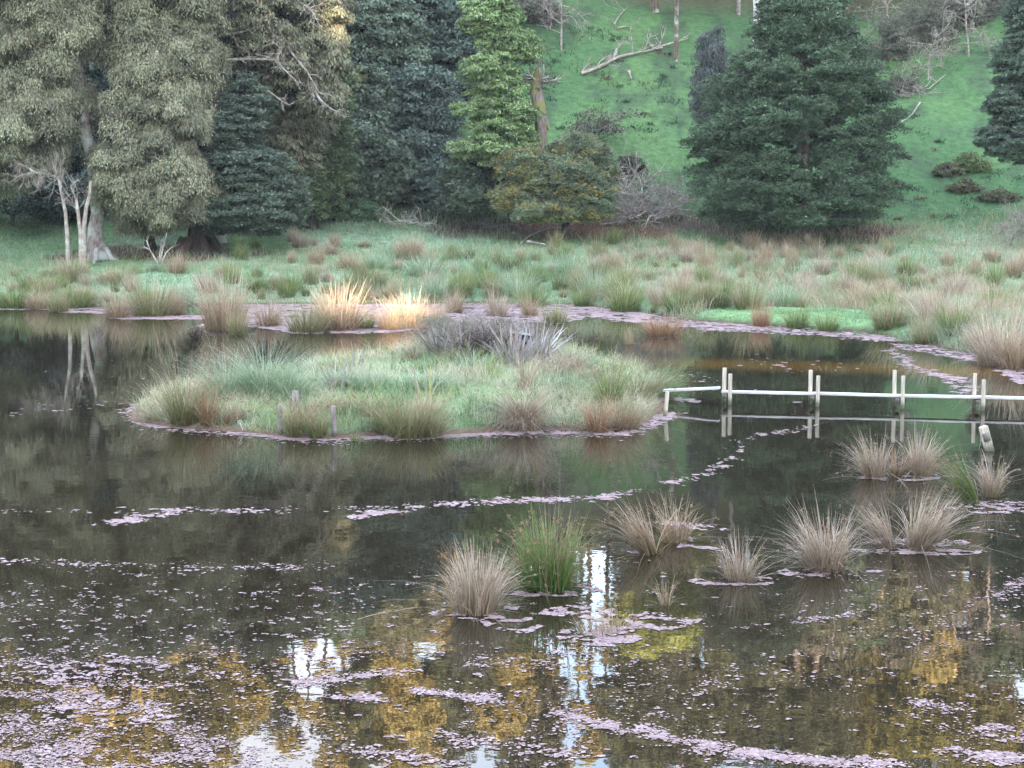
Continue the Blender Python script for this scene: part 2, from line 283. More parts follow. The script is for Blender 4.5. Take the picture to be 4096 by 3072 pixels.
def tussock_mesh(name, pal, n, H, rb, spread, wd, lean=(0, 0), curve=.25, seeds=0, wild=.08, wlow=None):
    a = rng.uniform(0, 2 * math.pi, n); rr = np.sqrt(rng.random(n)) * rb
    base = np.stack([np.cos(a) * rr, np.sin(a) * rr, np.full(n, -.05)], -1)
    out = rr / max(rb, 1e-6); az = a + rng.normal(0, .45, n); ln = np.clip(out * spread * rng.uniform(.3, 1.15, n) + np.abs(rng.normal(0, .05, n)), 0, .85)
    L = H * rng.uniform(.38, 1.08, n) ** .9 * (1 - .12 * out) * (1 + .28 * (vnoise(a * 1.3, out * 2, 1.0) - .5) * 2); wv = rng.random(n) < wild; ln[wv] = rng.uniform(.4, .9, wv.sum()); cu = np.abs(rng.normal(curve, .20, n)); cu[wv] += .3; bw = rng.random(n) < .14; cu[bw] += rng.uniform(.2, .7, bw.sum())
    dx = np.cos(az) * ln + lean[0]; dy = np.sin(az) * ln + lean[1]; ln = np.clip(np.hypot(dx, dy), 0, .92); az = np.arctan2(dy, dx)
    th = rng.random(n) < .13; L[th] *= .5; ln[th] = rng.uniform(.45, .92, th.sum()); cu[th] += .35; cb, ct = pal_pick(pal, n); ct[th] = ct[th] * .55; cb[th] *= .6; ct = ct * (.7 + .6 * vnoise(a * 2, out * 3, 1.0))[:, None]; mxp = vnoise(a * 1.7 + 5, out * 2, 1.0)[:, None]; cb = cb * (.75 + .5 * mxp)
    V, F, C, tips = blades(base, L, np.full(n, wd) * rng.uniform(.7, 1.3, n), az, ln, cu, cb, ct, 4)
    me = mesh_np(name, V, F, M['reed'], C); sm = None
    if seeds:
        k = rng.choice(n, seeds, replace=seeds > n); Vs = []; Fs = []; c = 0; Vr = V.reshape(n, 5, 2, 3)
        for i in k:
            p = Vr[i, 3, 0] * .55 + Vr[i, 4, 0] * .45
            for q in range(5):
                o = p + rng.normal(0, .011, 3); s = rng.uniform(.007, .014)
                tri = o + rng.normal(0, s, (4, 3)); Vs.append(tri); Fs.append([c, c + 1, c + 2]); Fs.append([c, c + 2, c + 3]); Fs.append([c, c + 1, c + 3]); c += 4
        Vs = np.concatenate(Vs); sm = mesh_np('seed_heads', Vs, np.array(Fs), M['reed'], np.tile((.30, .19, .12), (len(Vs), 1)) * rng.uniform(.7, 1.3, (len(Vs), 1)))
    return me, sm
# ------------------------------------------------------------------ setting: ground, water, island
def grid_mesh(name, xs, ys, hf, cf, mat, keep=None):
    X, Y = np.meshgrid(xs, ys); Z = hf(X, Y); V = np.stack([X, Y, Z], -1).reshape(-1, 3); nx, ny = len(xs), len(ys)
    i = np.arange(ny - 1)[:, None] * nx + np.arange(nx - 1)[None]; F = np.stack([i, i + 1, i + nx + 1, i + nx], -1).reshape(-1, 4)
    if keep is not None: k = keep(X, Y).ravel(); F = F[k[F].any(1)]
    return mesh_np(name, V, F, mat, cf(X, Y, Z).reshape(-1, 3), True)
def mixc(a, b, t): return a * (1 - t[..., None]) + b * t[..., None]
DIRT = []   # (x, y, rx, ry, colour)
def dirt_px(px, py, rx, ry, c): p = G(px, py); DIRT.append((p[0], p[1], rx, ry, np.array(c)))
DB = (.085, .045, .035); DR = (.11, .045, .03); DG = (.10, .075, .06)
dirt_px(560, 1012, 3.6, 2.6, DR); dirt_px(800, 1015, 3.4, 2.2, DR); dirt_px(380, 1020, 2.6, 2.0, DB); dirt_px(900, 1005, 2.0, 1.5, DB)
dirt_px(2200, 925, 4.6, 2.4, DB); dirt_px(2420, 915, 4.2, 3.0, DR); dirt_px(1900, 930, 3, 1.8, DG); dirt_px(2660, 880, 2, 2.5, DG)
dirt_px(3215, 935, 5.6, 3.6, DB); dirt_px(3050, 925, 3, 2.4, DG); dirt_px(3450, 925, 3, 2.0, DB)
dirt_px(3800, 1190, 1.3, .8, DG); dirt_px(3500, 1240, .8, .5, DG)
LEDGE = [tuple(G(*p)[:2]) for p in [(2780, 1285), (2900, 1240), (3100, 1236), (3400, 1245), (3560, 1300), (3600, 1352), (3400, 1330), (3100, 1308)]]   # low turf ledge at the water
def ground_c(X, Y, Z):
    g1 = np.array((.058, .125, .050)); g2 = np.array((.088, .168, .064)); m1 = np.array((.25, .37, .24)); m2 = np.array((.14, .24, .11)); earth = np.array((.09, .07, .045))
    hill = mixc(g1, g2, sstep((fbm(X, Y, 9) - .3) / .4)); hill = mixc(hill, np.array((.05, .085, .045)), sstep((fbm(X + 9, Y * .6 + 50, 1.6) - .56) / .08) * .8)
    marsh = mixc(m1, m2, sstep((fbm(X + 20, Y, 5) - .38) / .25))
    c = mixc(marsh, hill, sstep((Y - 91) / 8 + (fbm(X, Y, 8) - .5)))
    for x, y, rx, ry, dc in DIRT:
        r = np.sqrt(((X - x) / rx) ** 2 + ((Y - y) / ry) ** 2) + (fbm(X, Y, 1.6) - .5) * .9; c = mixc(c, dc, sstep((1.1 - r) / .3))
    c = mixc(c, np.array((.17, .29, .13)), sstep((sdist(X, Y, LEDGE) + .6) / .6))
    c = mixc(c, earth, sstep((-Z + .12) / .1))
    wood = sstep((Y - 129) / 6) * .7 + sstep((Y - 100) / 6) * sstep((-X - 8) / 5) * .35
    return mixc(c, np.array((.12, .10, .06)), np.clip(wood, 0, 1))
gx = np.concatenate([np.linspace(-160, -48, 30)[:-1], np.arange(-48, 40, .45), np.linspace(40, 160, 30)])
gy = np.concatenate([np.linspace(-150, 6, 60)[:-1], np.arange(6, 44, 1.0), np.arange(44, 100, .4), np.arange(100, 130, .7), np.linspace(130, 260, 60)])
tag(obj('ground', grid_mesh('ground', gx, gy, ground_h, ground_c, M['ground'])), kind='structure')
wx, wy = np.linspace(-60, 30, 3), np.linspace(4, 84, 3)
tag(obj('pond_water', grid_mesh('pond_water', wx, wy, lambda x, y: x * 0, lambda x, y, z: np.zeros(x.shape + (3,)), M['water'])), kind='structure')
def island_c(X, Y, Z):
    a = np.array((.24, .36, .20)); b = np.array((.13, .24, .09)); e = np.array((.16, .11, .08))
    return mixc(mixc(a, b, sstep((fbm(X, Y, 1.5) - .4) / .2)), e, sstep((.14 - Z) / .1))
ix = np.arange(-12.5, 5.5, .14); iy = np.arange(33, 55, .16)
tag(obj('island', grid_mesh('island', ix, iy, island_h, island_c, M['island'], lambda X, Y: sdist(X, Y, ISL) > -1.1)), kind='structure')
# ------------------------------------------------------------------ floating weed (countless flakes on the water)
def flakes(name, px, py, rad, spread_z=.006, colv=1.0):
    x, y = WA(px, py); ok = (sdist(x, y, POND) > -1.0)
    x, y, rad = x[ok], y[ok], rad[ok]; n = len(x); k = 7; th = np.arange(k) / k * 2 * math.pi
    rr = rad[:, None] * rng.uniform(.45, 1.25, (n, k)); asp = rng.uniform(.6, 1.5, n)[:, None]; rot = rng.uniform(0, 6.28, n)[:, None]
    ca, sa = np.cos(th)[None] * rr * asp, np.sin(th)[None] * rr
    V = np.stack([x[:, None] + ca * np.cos(rot) - sa * np.sin(rot), y[:, None] + ca * np.sin(rot) + sa * np.cos(rot), np.repeat(rng.uniform(.003, .003 + spread_z, n)[:, None], k, 1)], -1)
    F = np.arange(n * k).reshape(n, k)
    c0 = np.array((.40, .285, .275)); c1 = np.array((.25, .17, .145)); c2 = np.array((.45, .36, .37)); u = rng.random((n, 1)); C = np.where(u < .5, c0 * (1 - u) + c1 * u, c0 * (1 - u) + c2 * u) * rng.uniform(.65, 1.1, (n, 1)) * colv * np.array((.84, .83, .86))
    me = mesh_np(name, V.reshape(-1, 3), F, M['weed'], np.repeat(C, k, 0)); return obj(name, me)
def poly_pts(pl, n, thick):     # points along a pixel polyline with a gaussian cross spread
    P = np.array(pl, float); seg = np.hypot(*(P[1:, :2] - P[:-1, :2]).T); cs = np.concatenate([[0], np.cumsum(seg)]); t = rng.random(n) * cs[-1]
    i = np.clip(np.searchsorted(cs, t) - 1, 0, len(seg) - 1); f = ((t - cs[i]) / seg[i])[:, None]; q = P[i] * (1 - f) + P[i + 1] * f
    return q[:, 0] + rng.normal(0, thick * 1.6, n), q[:, 1] + rng.normal(0, thick * .5, n)
def rnd_rad(n, a, b): return a * (b / a) ** (rng.random(n) ** 2)
AX, AY, AR = [], [], []
def add(px, py, r): AX.append(px); AY.append(py); AR.append(r)
# rims and mats at the far shore
def mat_poly(pts, n, r=(.08, .22), nz=.0, sc=1.6):
    xs = [p[0] for p in pts]; ys = [p[1] for p in pts]; px = rng.uniform(min(xs), max(xs), n * 3); py = rng.uniform(min(ys), max(ys), n * 3)
    k = sdist(px, py, pts) > rng.normal(0, 3, len(px)); px, py = px[k][:n], py[k][:n]; x, y = WA(px, py); k = fbm(x, y, .5) > .36; px, py, x, y = px[k], py[k], x[k], y[k]
    if nz: k = fbm(x, y, sc) > nz; px, py = px[k], py[k]
    add(px, py, rnd_rad(len(px), *r))
mat_poly([(-300, 1222), (430, 1224), (440, 1238), (0, 1240), (-300, 1238)], 1400)
mat_poly([(250, 1242), (560, 1245), (500, 1256), (230, 1250)], 350)
mat_poly([(430, 1262), (560, 1262), (860, 1262), (880, 1276), (620, 1278), (440, 1270)], 1200)
mat_poly([(980, 1212), (1300, 1210), (1560, 1212), (1560, 1330), (1200, 1335), (1020, 1305), (820, 1312), (790, 1300), (960, 1290)], 6500)
mat_poly([(1530, 1215), (2450, 1212), (2620, 1262), (2560, 1292), (2350, 1268), (2250, 1290), (1980, 1290), (1800, 1300), (1560, 1330)], 6500)
mat_poly([(2250, 1225), (2480, 1235), (2620, 1262), (2740, 1282), (3100, 1305), (3500, 1340), (3600, 1360), (3580, 1368), (3100, 1332), (2800, 1322), (2640, 1300), (2400, 1262), (2200, 1250)], 3600, (.06, .16), .36)
mat_poly([(2720, 1278), (2960, 1296), (3250, 1314), (3480, 1332), (3620, 1362), (3600, 1368), (3250, 1330), (2900, 1315), (2700, 1300)], 1600, (.05, .12))
mat_poly([(3560, 1375), (3780, 1385), (3900, 1415), (4110, 1475), (4200, 1520), (4096, 1520), (3980, 1460), (3850, 1440), (3700, 1408), (3600, 1398)], 1300, (.06, .14), .35)
mat_poly([(3980, 1478), (4200, 1490), (4200, 1545), (4060, 1530)], 500, (.06, .12))
for pl, n, th in [([(3560, 1420), (3680, 1480), (3820, 1520), (3900, 1560)], 130, 12), ([(3700, 1490), (3860, 1520)], 130, 8), ([(3820, 1540), (3880, 1590)], 40, 12), ([(3560, 1400), (3640, 1440), (3610, 1470)], 90, 10),
                  ([(2960, 1440), (3400, 1480)], 30, 30), ([(2700, 1500), (3300, 1600)], 25, 30), ([(2650, 1590), (2790, 1605)], 110, 6)]:
    px, py = poly_pts(pl, n, th); add(px, py, rnd_rad(n, .04, .14))
# island rim
rim = [(500, 1655), (570, 1695), (720, 1718), (900, 1728), (1040, 1738), (1130, 1752), (1330, 1764), (1480, 1750), (1700, 1748), (1900, 1738), (2150, 1730), (2300, 1734), (2490, 1736), (2590, 1715), (2670, 1670)]
px, py = poly_pts(rim, 5200, 9); X, Y = WA(px, py); k = fbm(X, Y, .8) + .5 * (fbm(X + 9, Y, .25) - .5) > .46; add(px[k], py[k], rnd_rad(int(k.sum()), .02, .08))
px, py = poly_pts(rim, 900, 16); add(px, py + 4, rnd_rad(900, .02, .06))
px, py = poly_pts([(2560, 1690), (2640, 1665), (2700, 1660)], 350, 12); add(px, py, rnd_rad(350, .03, .1))
px, py = poly_pts([(520, 1655), (560, 1610), (620, 1600)], 250, 12); add(px, py, rnd_rad(250, .03, .1))
# drifting lines and specks
def clumpy(pl, n, th, r, grp=40, js=1.0):
    n = int(n * .75); grp = int(grp * 1.5); cx, cy = poly_pts(pl, grp, th * 1.25); k = np.minimum(rng.integers(0, grp, n), rng.integers(0, grp, n)); s = rng.uniform(.3, 1.6, grp)[k] * js; sc = (py_scale(cy[k]))
    add(cx[k] + rng.normal(0, 19, n) * s * sc, cy[k] + rng.normal(0, 4.2, n) * s * sc, rnd_rad(n, *r))
def py_scale(y): return (y - HOR) / 1700
clumpy([(0, 2045), (500, 2040), (1000, 2045), (1500, 2035), (1900, 2010), (2350, 1998)], 520, 9, (.015, .05), 70)
clumpy([(420, 2098), (560, 2072), (720, 2045)], 520, 9, (.02, .06), 22); clumpy([(600, 2040), (760, 2050), (1050, 2045)], 120, 7, (.02, .05), 16)
clumpy([(1370, 2080), (1460, 2055), (1600, 2045)], 420, 8, (.02, .06), 22); clumpy([(1650, 2030), (1900, 2010), (2300, 1995)], 650, 8, (.02, .06), 34)
clumpy([(2300, 2000), (2480, 1985), (2600, 1950), (2780, 1910), (2880, 1870), (2930, 1820), (2960, 1780)], 620, 8, (.02, .06), 44)
clumpy([(2960, 1770), (3030, 1740), (3120, 1735), (3280, 1705)], 220, 9, (.02, .055), 22)
clumpy([(0, 1660), (300, 1630), (480, 1600)], 70, 14, (.02, .06), 20); clumpy([(100, 1480), (500, 1500), (700, 1400)], 40, 50, (.02, .06), 24)
clumpy([(0, 2245), (700, 2270), (1300, 2270)], 500, 12, (.012, .04), 110)
clumpy([(2650, 2090), (2760, 2100), (2900, 2120)], 320, 10, (.02, .055), 26)
def scatter(x0, x1, y0, y1, n, r, nz=.0, sc=1.0, rowy=0):
    px = rng.uniform(x0, x1, n); py = rng.uniform(y0, y1, n); x, y = WA(px, py)
    if nz: k = fbm(x, y * .8, sc) > nz; px, py = px[k], py[k]
    add(px, py, rnd_rad(len(px), *r))
scatter(-200, 4300, 2230, 2700, 2000, (.006, .020), .47, 1.2); scatter(-200, 1500, 2280, 2650, 1100, (.008, .03), .5, .7)
scatter(0, 2700, 1760, 2230, 420, (.004, .014)); scatter(-200, 4300, 2600, 3150, 6500, (.007, .026), .46, 1.1)
scatter(2700, 4200, 1700, 2250, 250, (.004, .016)); scatter(2700, 4200, 2280, 2560, 900, (.006, .03), .5, .8)
def small_islands(x0, x1, y0, y1, groups, per, r, gs=24):
    cx = rng.uniform(x0, x1, groups); cy = rng.uniform(y0, y1, groups); k = rng.integers(0, groups, groups * per); s = (rng.uniform(.25, 1, groups) ** 1.5)[k] * py_scale(cy[k]) * gs
    add(cx[k] + rng.normal(0, 1, len(k)) * s * 1.3, cy[k] + rng.normal(0, .3, len(k)) * s, rnd_rad(len(k), *r))
small_islands(-100, 4200, 2300, 3072, 420, 9, (.008, .03), 17); small_islands(-100, 1500, 2350, 2750, 200, 9, (.008, .03), 17)
# dense raft in the lower left corner, diagonal
raft = [(-300, 2560), (60, 2590), (330, 2690), (560, 2780), (820, 2900), (1050, 2990), (1260, 3150), (-300, 3150)]
mat_poly(raft, 17000, (.006, .022), .54, .4); mat_poly([(-300, 2800), (500, 2860), (800, 2960), (1000, 3150), (-300, 3150)], 9000, (.008, .026), .55, .45)
small_islands(150, 700, 2620, 2900, 70, 22, (.01, .035), 30)
for pl, n, th, g in [([(1180, 2740), (1450, 2700), (1600, 2690)], 1100, 14, 30), ([(1650, 2765), (1780, 2775), (1980, 2800)], 800, 8, 22), ([(1330, 2790), (1560, 2800)], 500, 12, 20),
                     ([(2250, 2850), (2450, 2905), (2700, 2955), (3000, 3010), (3350, 3060)], 2600, 13, 70), ([(1750, 2960), (2300, 3020)], 500, 20, 34), ([(1450, 3000), (1800, 3060)], 500, 18, 24),
                     ([(2830, 3005), (3200, 3040), (3700, 3060)], 1500, 16, 46), ([(3800, 3010), (4100, 3040)], 900, 18, 24), ([(3650, 2800), (3800, 2850)], 200, 20, 14), ([(3900, 2900), (4100, 2960)], 400, 22, 16),
                     ([(1850, 2640), (2150, 2660), (2300, 2600)], 350, 16, 26), ([(3950, 2400), (4060, 2340), (4100, 2300)], 260, 12, 14), ([(3200, 2490), (3500, 2440)], 240, 10, 18)]:
    clumpy(pl, n, th, (.009, .030), g)
# rings of weed round the standing tufts
for (x, y, rx, ry, n, nz) in [(1900, 2448, 190, 30, 1500, .44), (2200, 2480, 280, 60, 3600, .46), (2560, 2470, 250, 55, 2600, .47), (2400, 2545, 170, 40, 1500, .42), (2190, 2365, 220, 22, 800, .45),
                              (2600, 2160, 170, 28, 1400, .42), (2700, 2205, 190, 26, 1500, .42), (2600, 2230, 130, 24, 500, .45), (2960, 2325, 210, 18, 900, .42), (3320, 2290, 210, 26, 1500, .42), (3560, 2205, 230, 12, 900, .36), (3760, 2210, 190, 12, 800, .36),
                              (3590, 1912, 170, 13, 900, .3), (3730, 1905, 110, 8, 300, .3), (3980, 2030, 190, 26, 1300, .36), (3700, 2170, 200, 16, 300, .4), (3260, 2200, 120, 20, 120, .4), (3980, 2110, 120, 12, 100, .4),
                              (920, 1335, 120, 9, 300, .2), (2650, 1345, 130, 8, 300, .2), (2515, 1375, 50, 4, 60, .2)]:
    a = rng.uniform(0, 6.28, n * 2); r = np.sqrt(rng.random(n * 2)); px = x + np.cos(a) * r * rx; py = y + np.sin(a) * r * ry; X, Y = WA(px, py)
    k = (fbm(X, Y, .9) > nz - .02) & (fbm(X + 30, Y, .16) > .52); px, py = px[k], py[k]; add(px, py, rnd_rad(len(px), .012, .036))
PXA, PYA, RA = np.concatenate(AX), np.concatenate(AY), np.concatenate(AR)
tag(flakes('floating_weed', PXA, PYA, RA), kind='stuff')
# ------------------------------------------------------------------ grass
def scatter_grass(name, x, y, hf, L, wd, cols, lean=.5, kind_label=None):
    n = len(x); z = hf(x, y); ok = z > .02; x, y, z = x[ok], y[ok], z[ok]; n = len(x); L = L[ok]; c = cols[ok]
    base = np.stack([x, y, z - .01], -1); az = rng.uniform(0, 6.28, n)
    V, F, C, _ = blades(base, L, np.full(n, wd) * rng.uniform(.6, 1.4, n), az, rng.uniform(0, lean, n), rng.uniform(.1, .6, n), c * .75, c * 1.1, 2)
    return tag(obj(name, mesh_np(name, V, F, M['grass'], C)), kind='stuff')
def px_uniform(n, x0, x1, y0, y1):
    px = rng.uniform(x0, x1, n); py = rng.uniform(y0, y1, n); return WA(px, py)
n = 280000; x, y = px_uniform(n, -300, 4500, 1085, 1520); k = (sdist(x, y, POND) < 0) & (y < 100); x, y = x[k], y[k]; n = len(x)
nz = fbm(x, y, 3.5)[:, None]; base = np.where(nz > .5, (.26, .38, .25), (.17, .28, .13)); dry = rng.random((n, 1)) < (.10 + .45 * sstep((fbm(x + 70, y, 5)[:, None] - .47) / .1) + .25 * (x[:, None] > 7))
cols = np.where(dry, (.46, .38, .26), base) * rng.uniform(.7, 1.3, (n, 1))
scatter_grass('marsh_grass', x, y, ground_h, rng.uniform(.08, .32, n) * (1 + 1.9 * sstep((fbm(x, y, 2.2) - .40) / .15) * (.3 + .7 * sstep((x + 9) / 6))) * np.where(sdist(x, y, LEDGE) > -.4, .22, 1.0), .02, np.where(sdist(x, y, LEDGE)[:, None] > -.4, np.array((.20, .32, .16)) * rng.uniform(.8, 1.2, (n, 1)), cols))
n = 30000; x = rng.uniform(-34, 42, n); y = rng.uniform(91, 126, n); k = np.abs(x) < y * .34; x, y = x[k], y[k]; n = len(x)
bare = np.zeros(n)
for dx_, dy_, rx, ry, dc in DIRT: bare = np.maximum(bare, (((x - dx_) / rx) ** 2 + ((y - dy_) / ry) ** 2) < 1)
k = (bare < .5) & (fbm(x, y, 2.2) > .4); x, y = x[k], y[k]; n = len(x)
cols = np.where(fbm(x, y, 4)[:, None] > .5, (.11, .20, .075), (.08, .155, .06)) * rng.uniform(.7, 1.3, (n, 1))
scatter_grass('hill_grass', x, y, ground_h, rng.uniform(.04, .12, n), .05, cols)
n = 120000; x = rng.uniform(-12, 5.2, n); y = rng.uniform(34, 54, n); k = sdist(x, y, ISL) > .1; x, y = x[k], y[k]; n = len(x)
nz = fbm(x, y, 1.0)[:, None]; n2 = fbm(x + 33, y, .6)[:, None]; base = np.where(nz > .5, (.36, .43, .24), (.20, .32, .15)); base = np.where(n2 > .60, (.10, .20, .08), base); base = np.where(n2 < .38, (.42, .46, .20), base); dry = rng.random((n, 1)) < (.12 + .7 * sstep((fbm(x + 5, y + 9, 1.6)[:, None] - .48) / .1))
cols = np.where(dry, (.60, .54, .40), base) * rng.uniform(.7, 1.3, (n, 1)); L = rng.uniform(.05, .26, n) * (.6 + 2.0 * sstep((fbm(x, y, .7) - .42) / .15))
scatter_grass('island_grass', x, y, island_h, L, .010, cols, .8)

# weeds in the pasture on the slope
cx = rng.uniform(-12, 36, 420); cy = rng.uniform(98, 124, 420); k = (fbm(cx, cy * .6, 4) > .47) & (cx > -6 + (cy - 98) * .1); cx, cy = cx[k], cy[k]
k = rng.integers(0, len(cx), 9000); sc = rng.uniform(.12, .5, len(cx))[k]; x = cx[k] + rng.normal(0, 1, 9000) * sc; y = cy[k] + rng.normal(0, .7, 9000) * sc
tint = rng.random(len(cx))[k][:, None]; cols = np.where(tint < .75, (.05, .10, .055), np.where(tint < .9, (.16, .11, .07), (.16, .20, .07))) * rng.uniform(.7, 1.3, (9000, 1))
scatter_grass('pasture_weeds', x, y, ground_h, rng.uniform(.12, .34, 9000), .06, cols, .9)
# ------------------------------------------------------------------ unseen wood added behind the camera, shaped to keep low sun off the pond
HOLES = [(WY(1390, 1190, 65), .4), (WY(1640, 1232, 65), .4), (WY(1375, 205, 99), .3), (WY(3600, 1575, 43), .15), (WY(3890, 1560, 42.5), .3), (WY(4150, 1505, 46), .5)]  # gaps left along sun rays so that chosen spots are lit
def add_sun_blocker():
    n = 110000; x = rng.uniform(-80, 85, n); z = rng.uniform(14, 62, n); y = rng.uniform(-106, -94, n)
    z = np.where(z > 57 + 6 * (vnoise(x, x * 0, 7) - .3), z - 26, z)
    s = np.array(SUND)
    for p, r in HOLES:
        t = (y - p[1]) / s[1]; d = np.hypot(x - (p[0] + s[0] * t), z - (p[2] + s[2] * t)); k = d > r + .9; x, y, z = x[k], y[k], z[k]
    n = len(x); a = rng.normal(0, 1, (n, 3)); a /= np.linalg.norm(a, axis=1)[:, None]; b = np.cross(a, rng.normal(0, 1, (n, 3))); b /= np.linalg.norm(b, axis=1)[:, None]
    c = np.stack([x, y, z], -1); r = rng.uniform(.7, 1.1, (n, 1))
    V = np.stack([c - a * r, c - b * r, c + a * r, c + b * r], 1).reshape(-1, 3)
    me = mesh_np('sun_blocking_leaves', V, np.arange(n * 4).reshape(n, 4), M['leaf'], np.tile((.04, .07, .03), (n * 4, 1)))
    tag(obj('sun_blocking_wood', me), kind='stuff')
add_sun_blocker()
# ------------------------------------------------------------------ tree builder
def unit(v): return v / (np.linalg.norm(v, axis=-1, keepdims=True) + 1e-9)
def leaf_quads(P, ax, nrm, ln, wd, c):
    """diamond leaves: P centre, ax long axis, nrm facing"""
    s = unit(np.cross(ax, nrm)); ln = ln[:, None] * .5; wd = wd[:, None] * .5
    V = np.stack([P - ax * ln, P + s * wd - ax * ln * .1, P + ax * ln, P - s * wd - ax * ln * .1], 1)
    return V.reshape(-1, 3), np.repeat(c, 4, 0)
def clump_leaves(cen, rad, n, style, ls, cols, top):
    """leaves on one clump (cen, rad xyz)"""
    d = unit(rng.normal(0, 1, (n, 3))); d[:, 2] = np.where(d[:, 2] < -.35, -d[:, 2] * .6, d[:, 2])
    r = rng.uniform(.35, 1.0, n) ** .5 * (1 + .25 * np.sin(d[:, 0] * 5 + cen[0] * 3) * np.cos(d[:, 2] * 4 + cen[2] * 5)); P = cen + d * rad * r[:, None]
    if style == 'droop': ax = unit(d * .55 + np.array([0, 0, -1.0]) + rng.normal(0, .35, (n, 3))); P[:, 2] -= rng.random(n) ** 3 * rad[2] * .5
    elif style == 'fir': ax = unit(d * np.array([1, 1, .35]) + np.array([0, 0, .25]) + rng.normal(0, .4, (n, 3)))
    else: ax = unit(rng.normal(0, 1, (n, 3)) + np.array([0, 0, -.3]))
    nr = unit(d * 1.1 + rng.normal(0, .5, (n, 3)) + np.array([0, 0, .25]))
    k = rng.integers(0, len(cols), n); c = np.array(cols)[k] * rng.uniform(.7, 1.3, (n, 1))
    L = ls[0] * rng.uniform(.6, 1.35, n); return leaf_quads(P, ax, nr, L, ls[1] * rng.uniform(.7, 1.3, n), c)
def envelope_clumps(E, cr, dens, flat=.75, inner=.25):
    """clump centres over the surface of envelope ellipsoids, skipping those buried in another"""
    out = []
    for i, (c, r) in enumerate(E):
        area = 4 * math.pi * ((r[0] * r[1]) ** 1.6 / 3 + (r[0] * r[2]) ** 1.6 / 3 + (r[1] * r[2]) ** 1.6 / 3) ** (1 / 1.6)
        m = int(area * dens / (cr * cr)) + 2; d = unit(rng.normal(0, 1, (m, 3))); q = rng.uniform(.74, 1.06, m); ni = rng.random(m) < inner; q[ni] = rng.uniform(.3, .8, ni.sum())
        P = c + d * r * q[:, None]
        for j, (c2, r2) in enumerate(E):
            if j != i: k = (((P - c2) / r2) ** 2).sum(1) > .45; P, d = P[k], d[k]
        for p in P: s = cr * rng.uniform(.65, 1.3); out.append((p, np.array([s * 1.1, s * 1.1, s * flat])))
    return out
def crown_mesh(name, clumps, per, style, ls, cols, mat='leaf'):
    Vs, Cs = [], []
    for p, r in clumps:
        n = max(8, int(per * (r[0] * r[1]) / (clumps[0][1][0] ** 2 + .01) ** 1.0)) if False else per
        # each clump leans to its own shade of the palette
        t = rng.uniform(.62, 1.3); cc = cols[rng.integers(len(cols))] if isinstance(cols[0], list) else cols; V, C = clump_leaves(p, r, n, style, ls, cc, 0); Vs.append(V); Cs.append(C * t)
    V = np.concatenate(Vs); return mesh_np(name, V, np.arange(len(V)).reshape(-1, 4), M[mat], np.concatenate(Cs))
def trunk_mesh(name, pts, rad, mat, limbs=(), k=12, flare=0, wob=.12, twigs=0):
    tb = Tubes(); lb = Tubes(); P = np.array(pts, float); r = np.array(rad, float)
    t = np.linspace(0, 1, 14); ts = np.linspace(0, 1, len(P)); PP = np.stack([np.interp(t, ts, P[:, i]) for i in range(3)], -1); rr = np.interp(t, ts, r)
    if flare: rr[0] *= 1 + flare; rr[1] *= 1 + flare * .25
    PP[1:] += rng.normal(0, r[-1] * .3 + .01, (13, 3)) * np.array([1, 1, .2]); tb.tube(PP, rr, k, wob)
    if flare >= .5:
        for a in np.arange(6) / 6 * 6.28 + rng.uniform(0, 1): q = PP[0] + np.array([math.cos(a), math.sin(a), 0]) * rr[1]; tb.tube([q + (0, 0, rr[1] * 1.3), q + np.array([math.cos(a), math.sin(a), 0]) * rr[1] * .7 + (0, 0, .1), q + np.array([math.cos(a), math.sin(a), 0]) * rr[1] * 2.2 - (0, 0, .15)], [rr[1] * .3, rr[1] * .33, rr[1] * .12], 6)
    for e in limbs:
        e = np.array(e, float); i = int(np.clip(np.searchsorted(PP[:, 2], e[2] - np.linalg.norm(e[:2] - PP[7, :2]) * .1), 1, 13)); s = PP[i]; mid = (s + e) / 2 + np.array([0, 0, -.12 * np.linalg.norm(e - s)]) + rng.normal(0, .15, 3)
        tq = np.linspace(0, 1, 6)[:, None]; B = s * (1 - tq) ** 2 + 2 * mid * tq * (1 - tq) + e * tq ** 2; r0 = max(rr[i] * .42, .04); lb.tube(B, np.linspace(r0, .02, 6), 6)
        for q in range(twigs): j = rng.integers(2, 5); twig(lb, B[j], (B[5] - B[2]) + rng.normal(0, 1, 3), rng.uniform(.6, 1.8), .025, 1, .25, .8)
    return tb.build(name, M[mat]), (lb.build('limbs', M['dark_bark']) if lb.n else None)
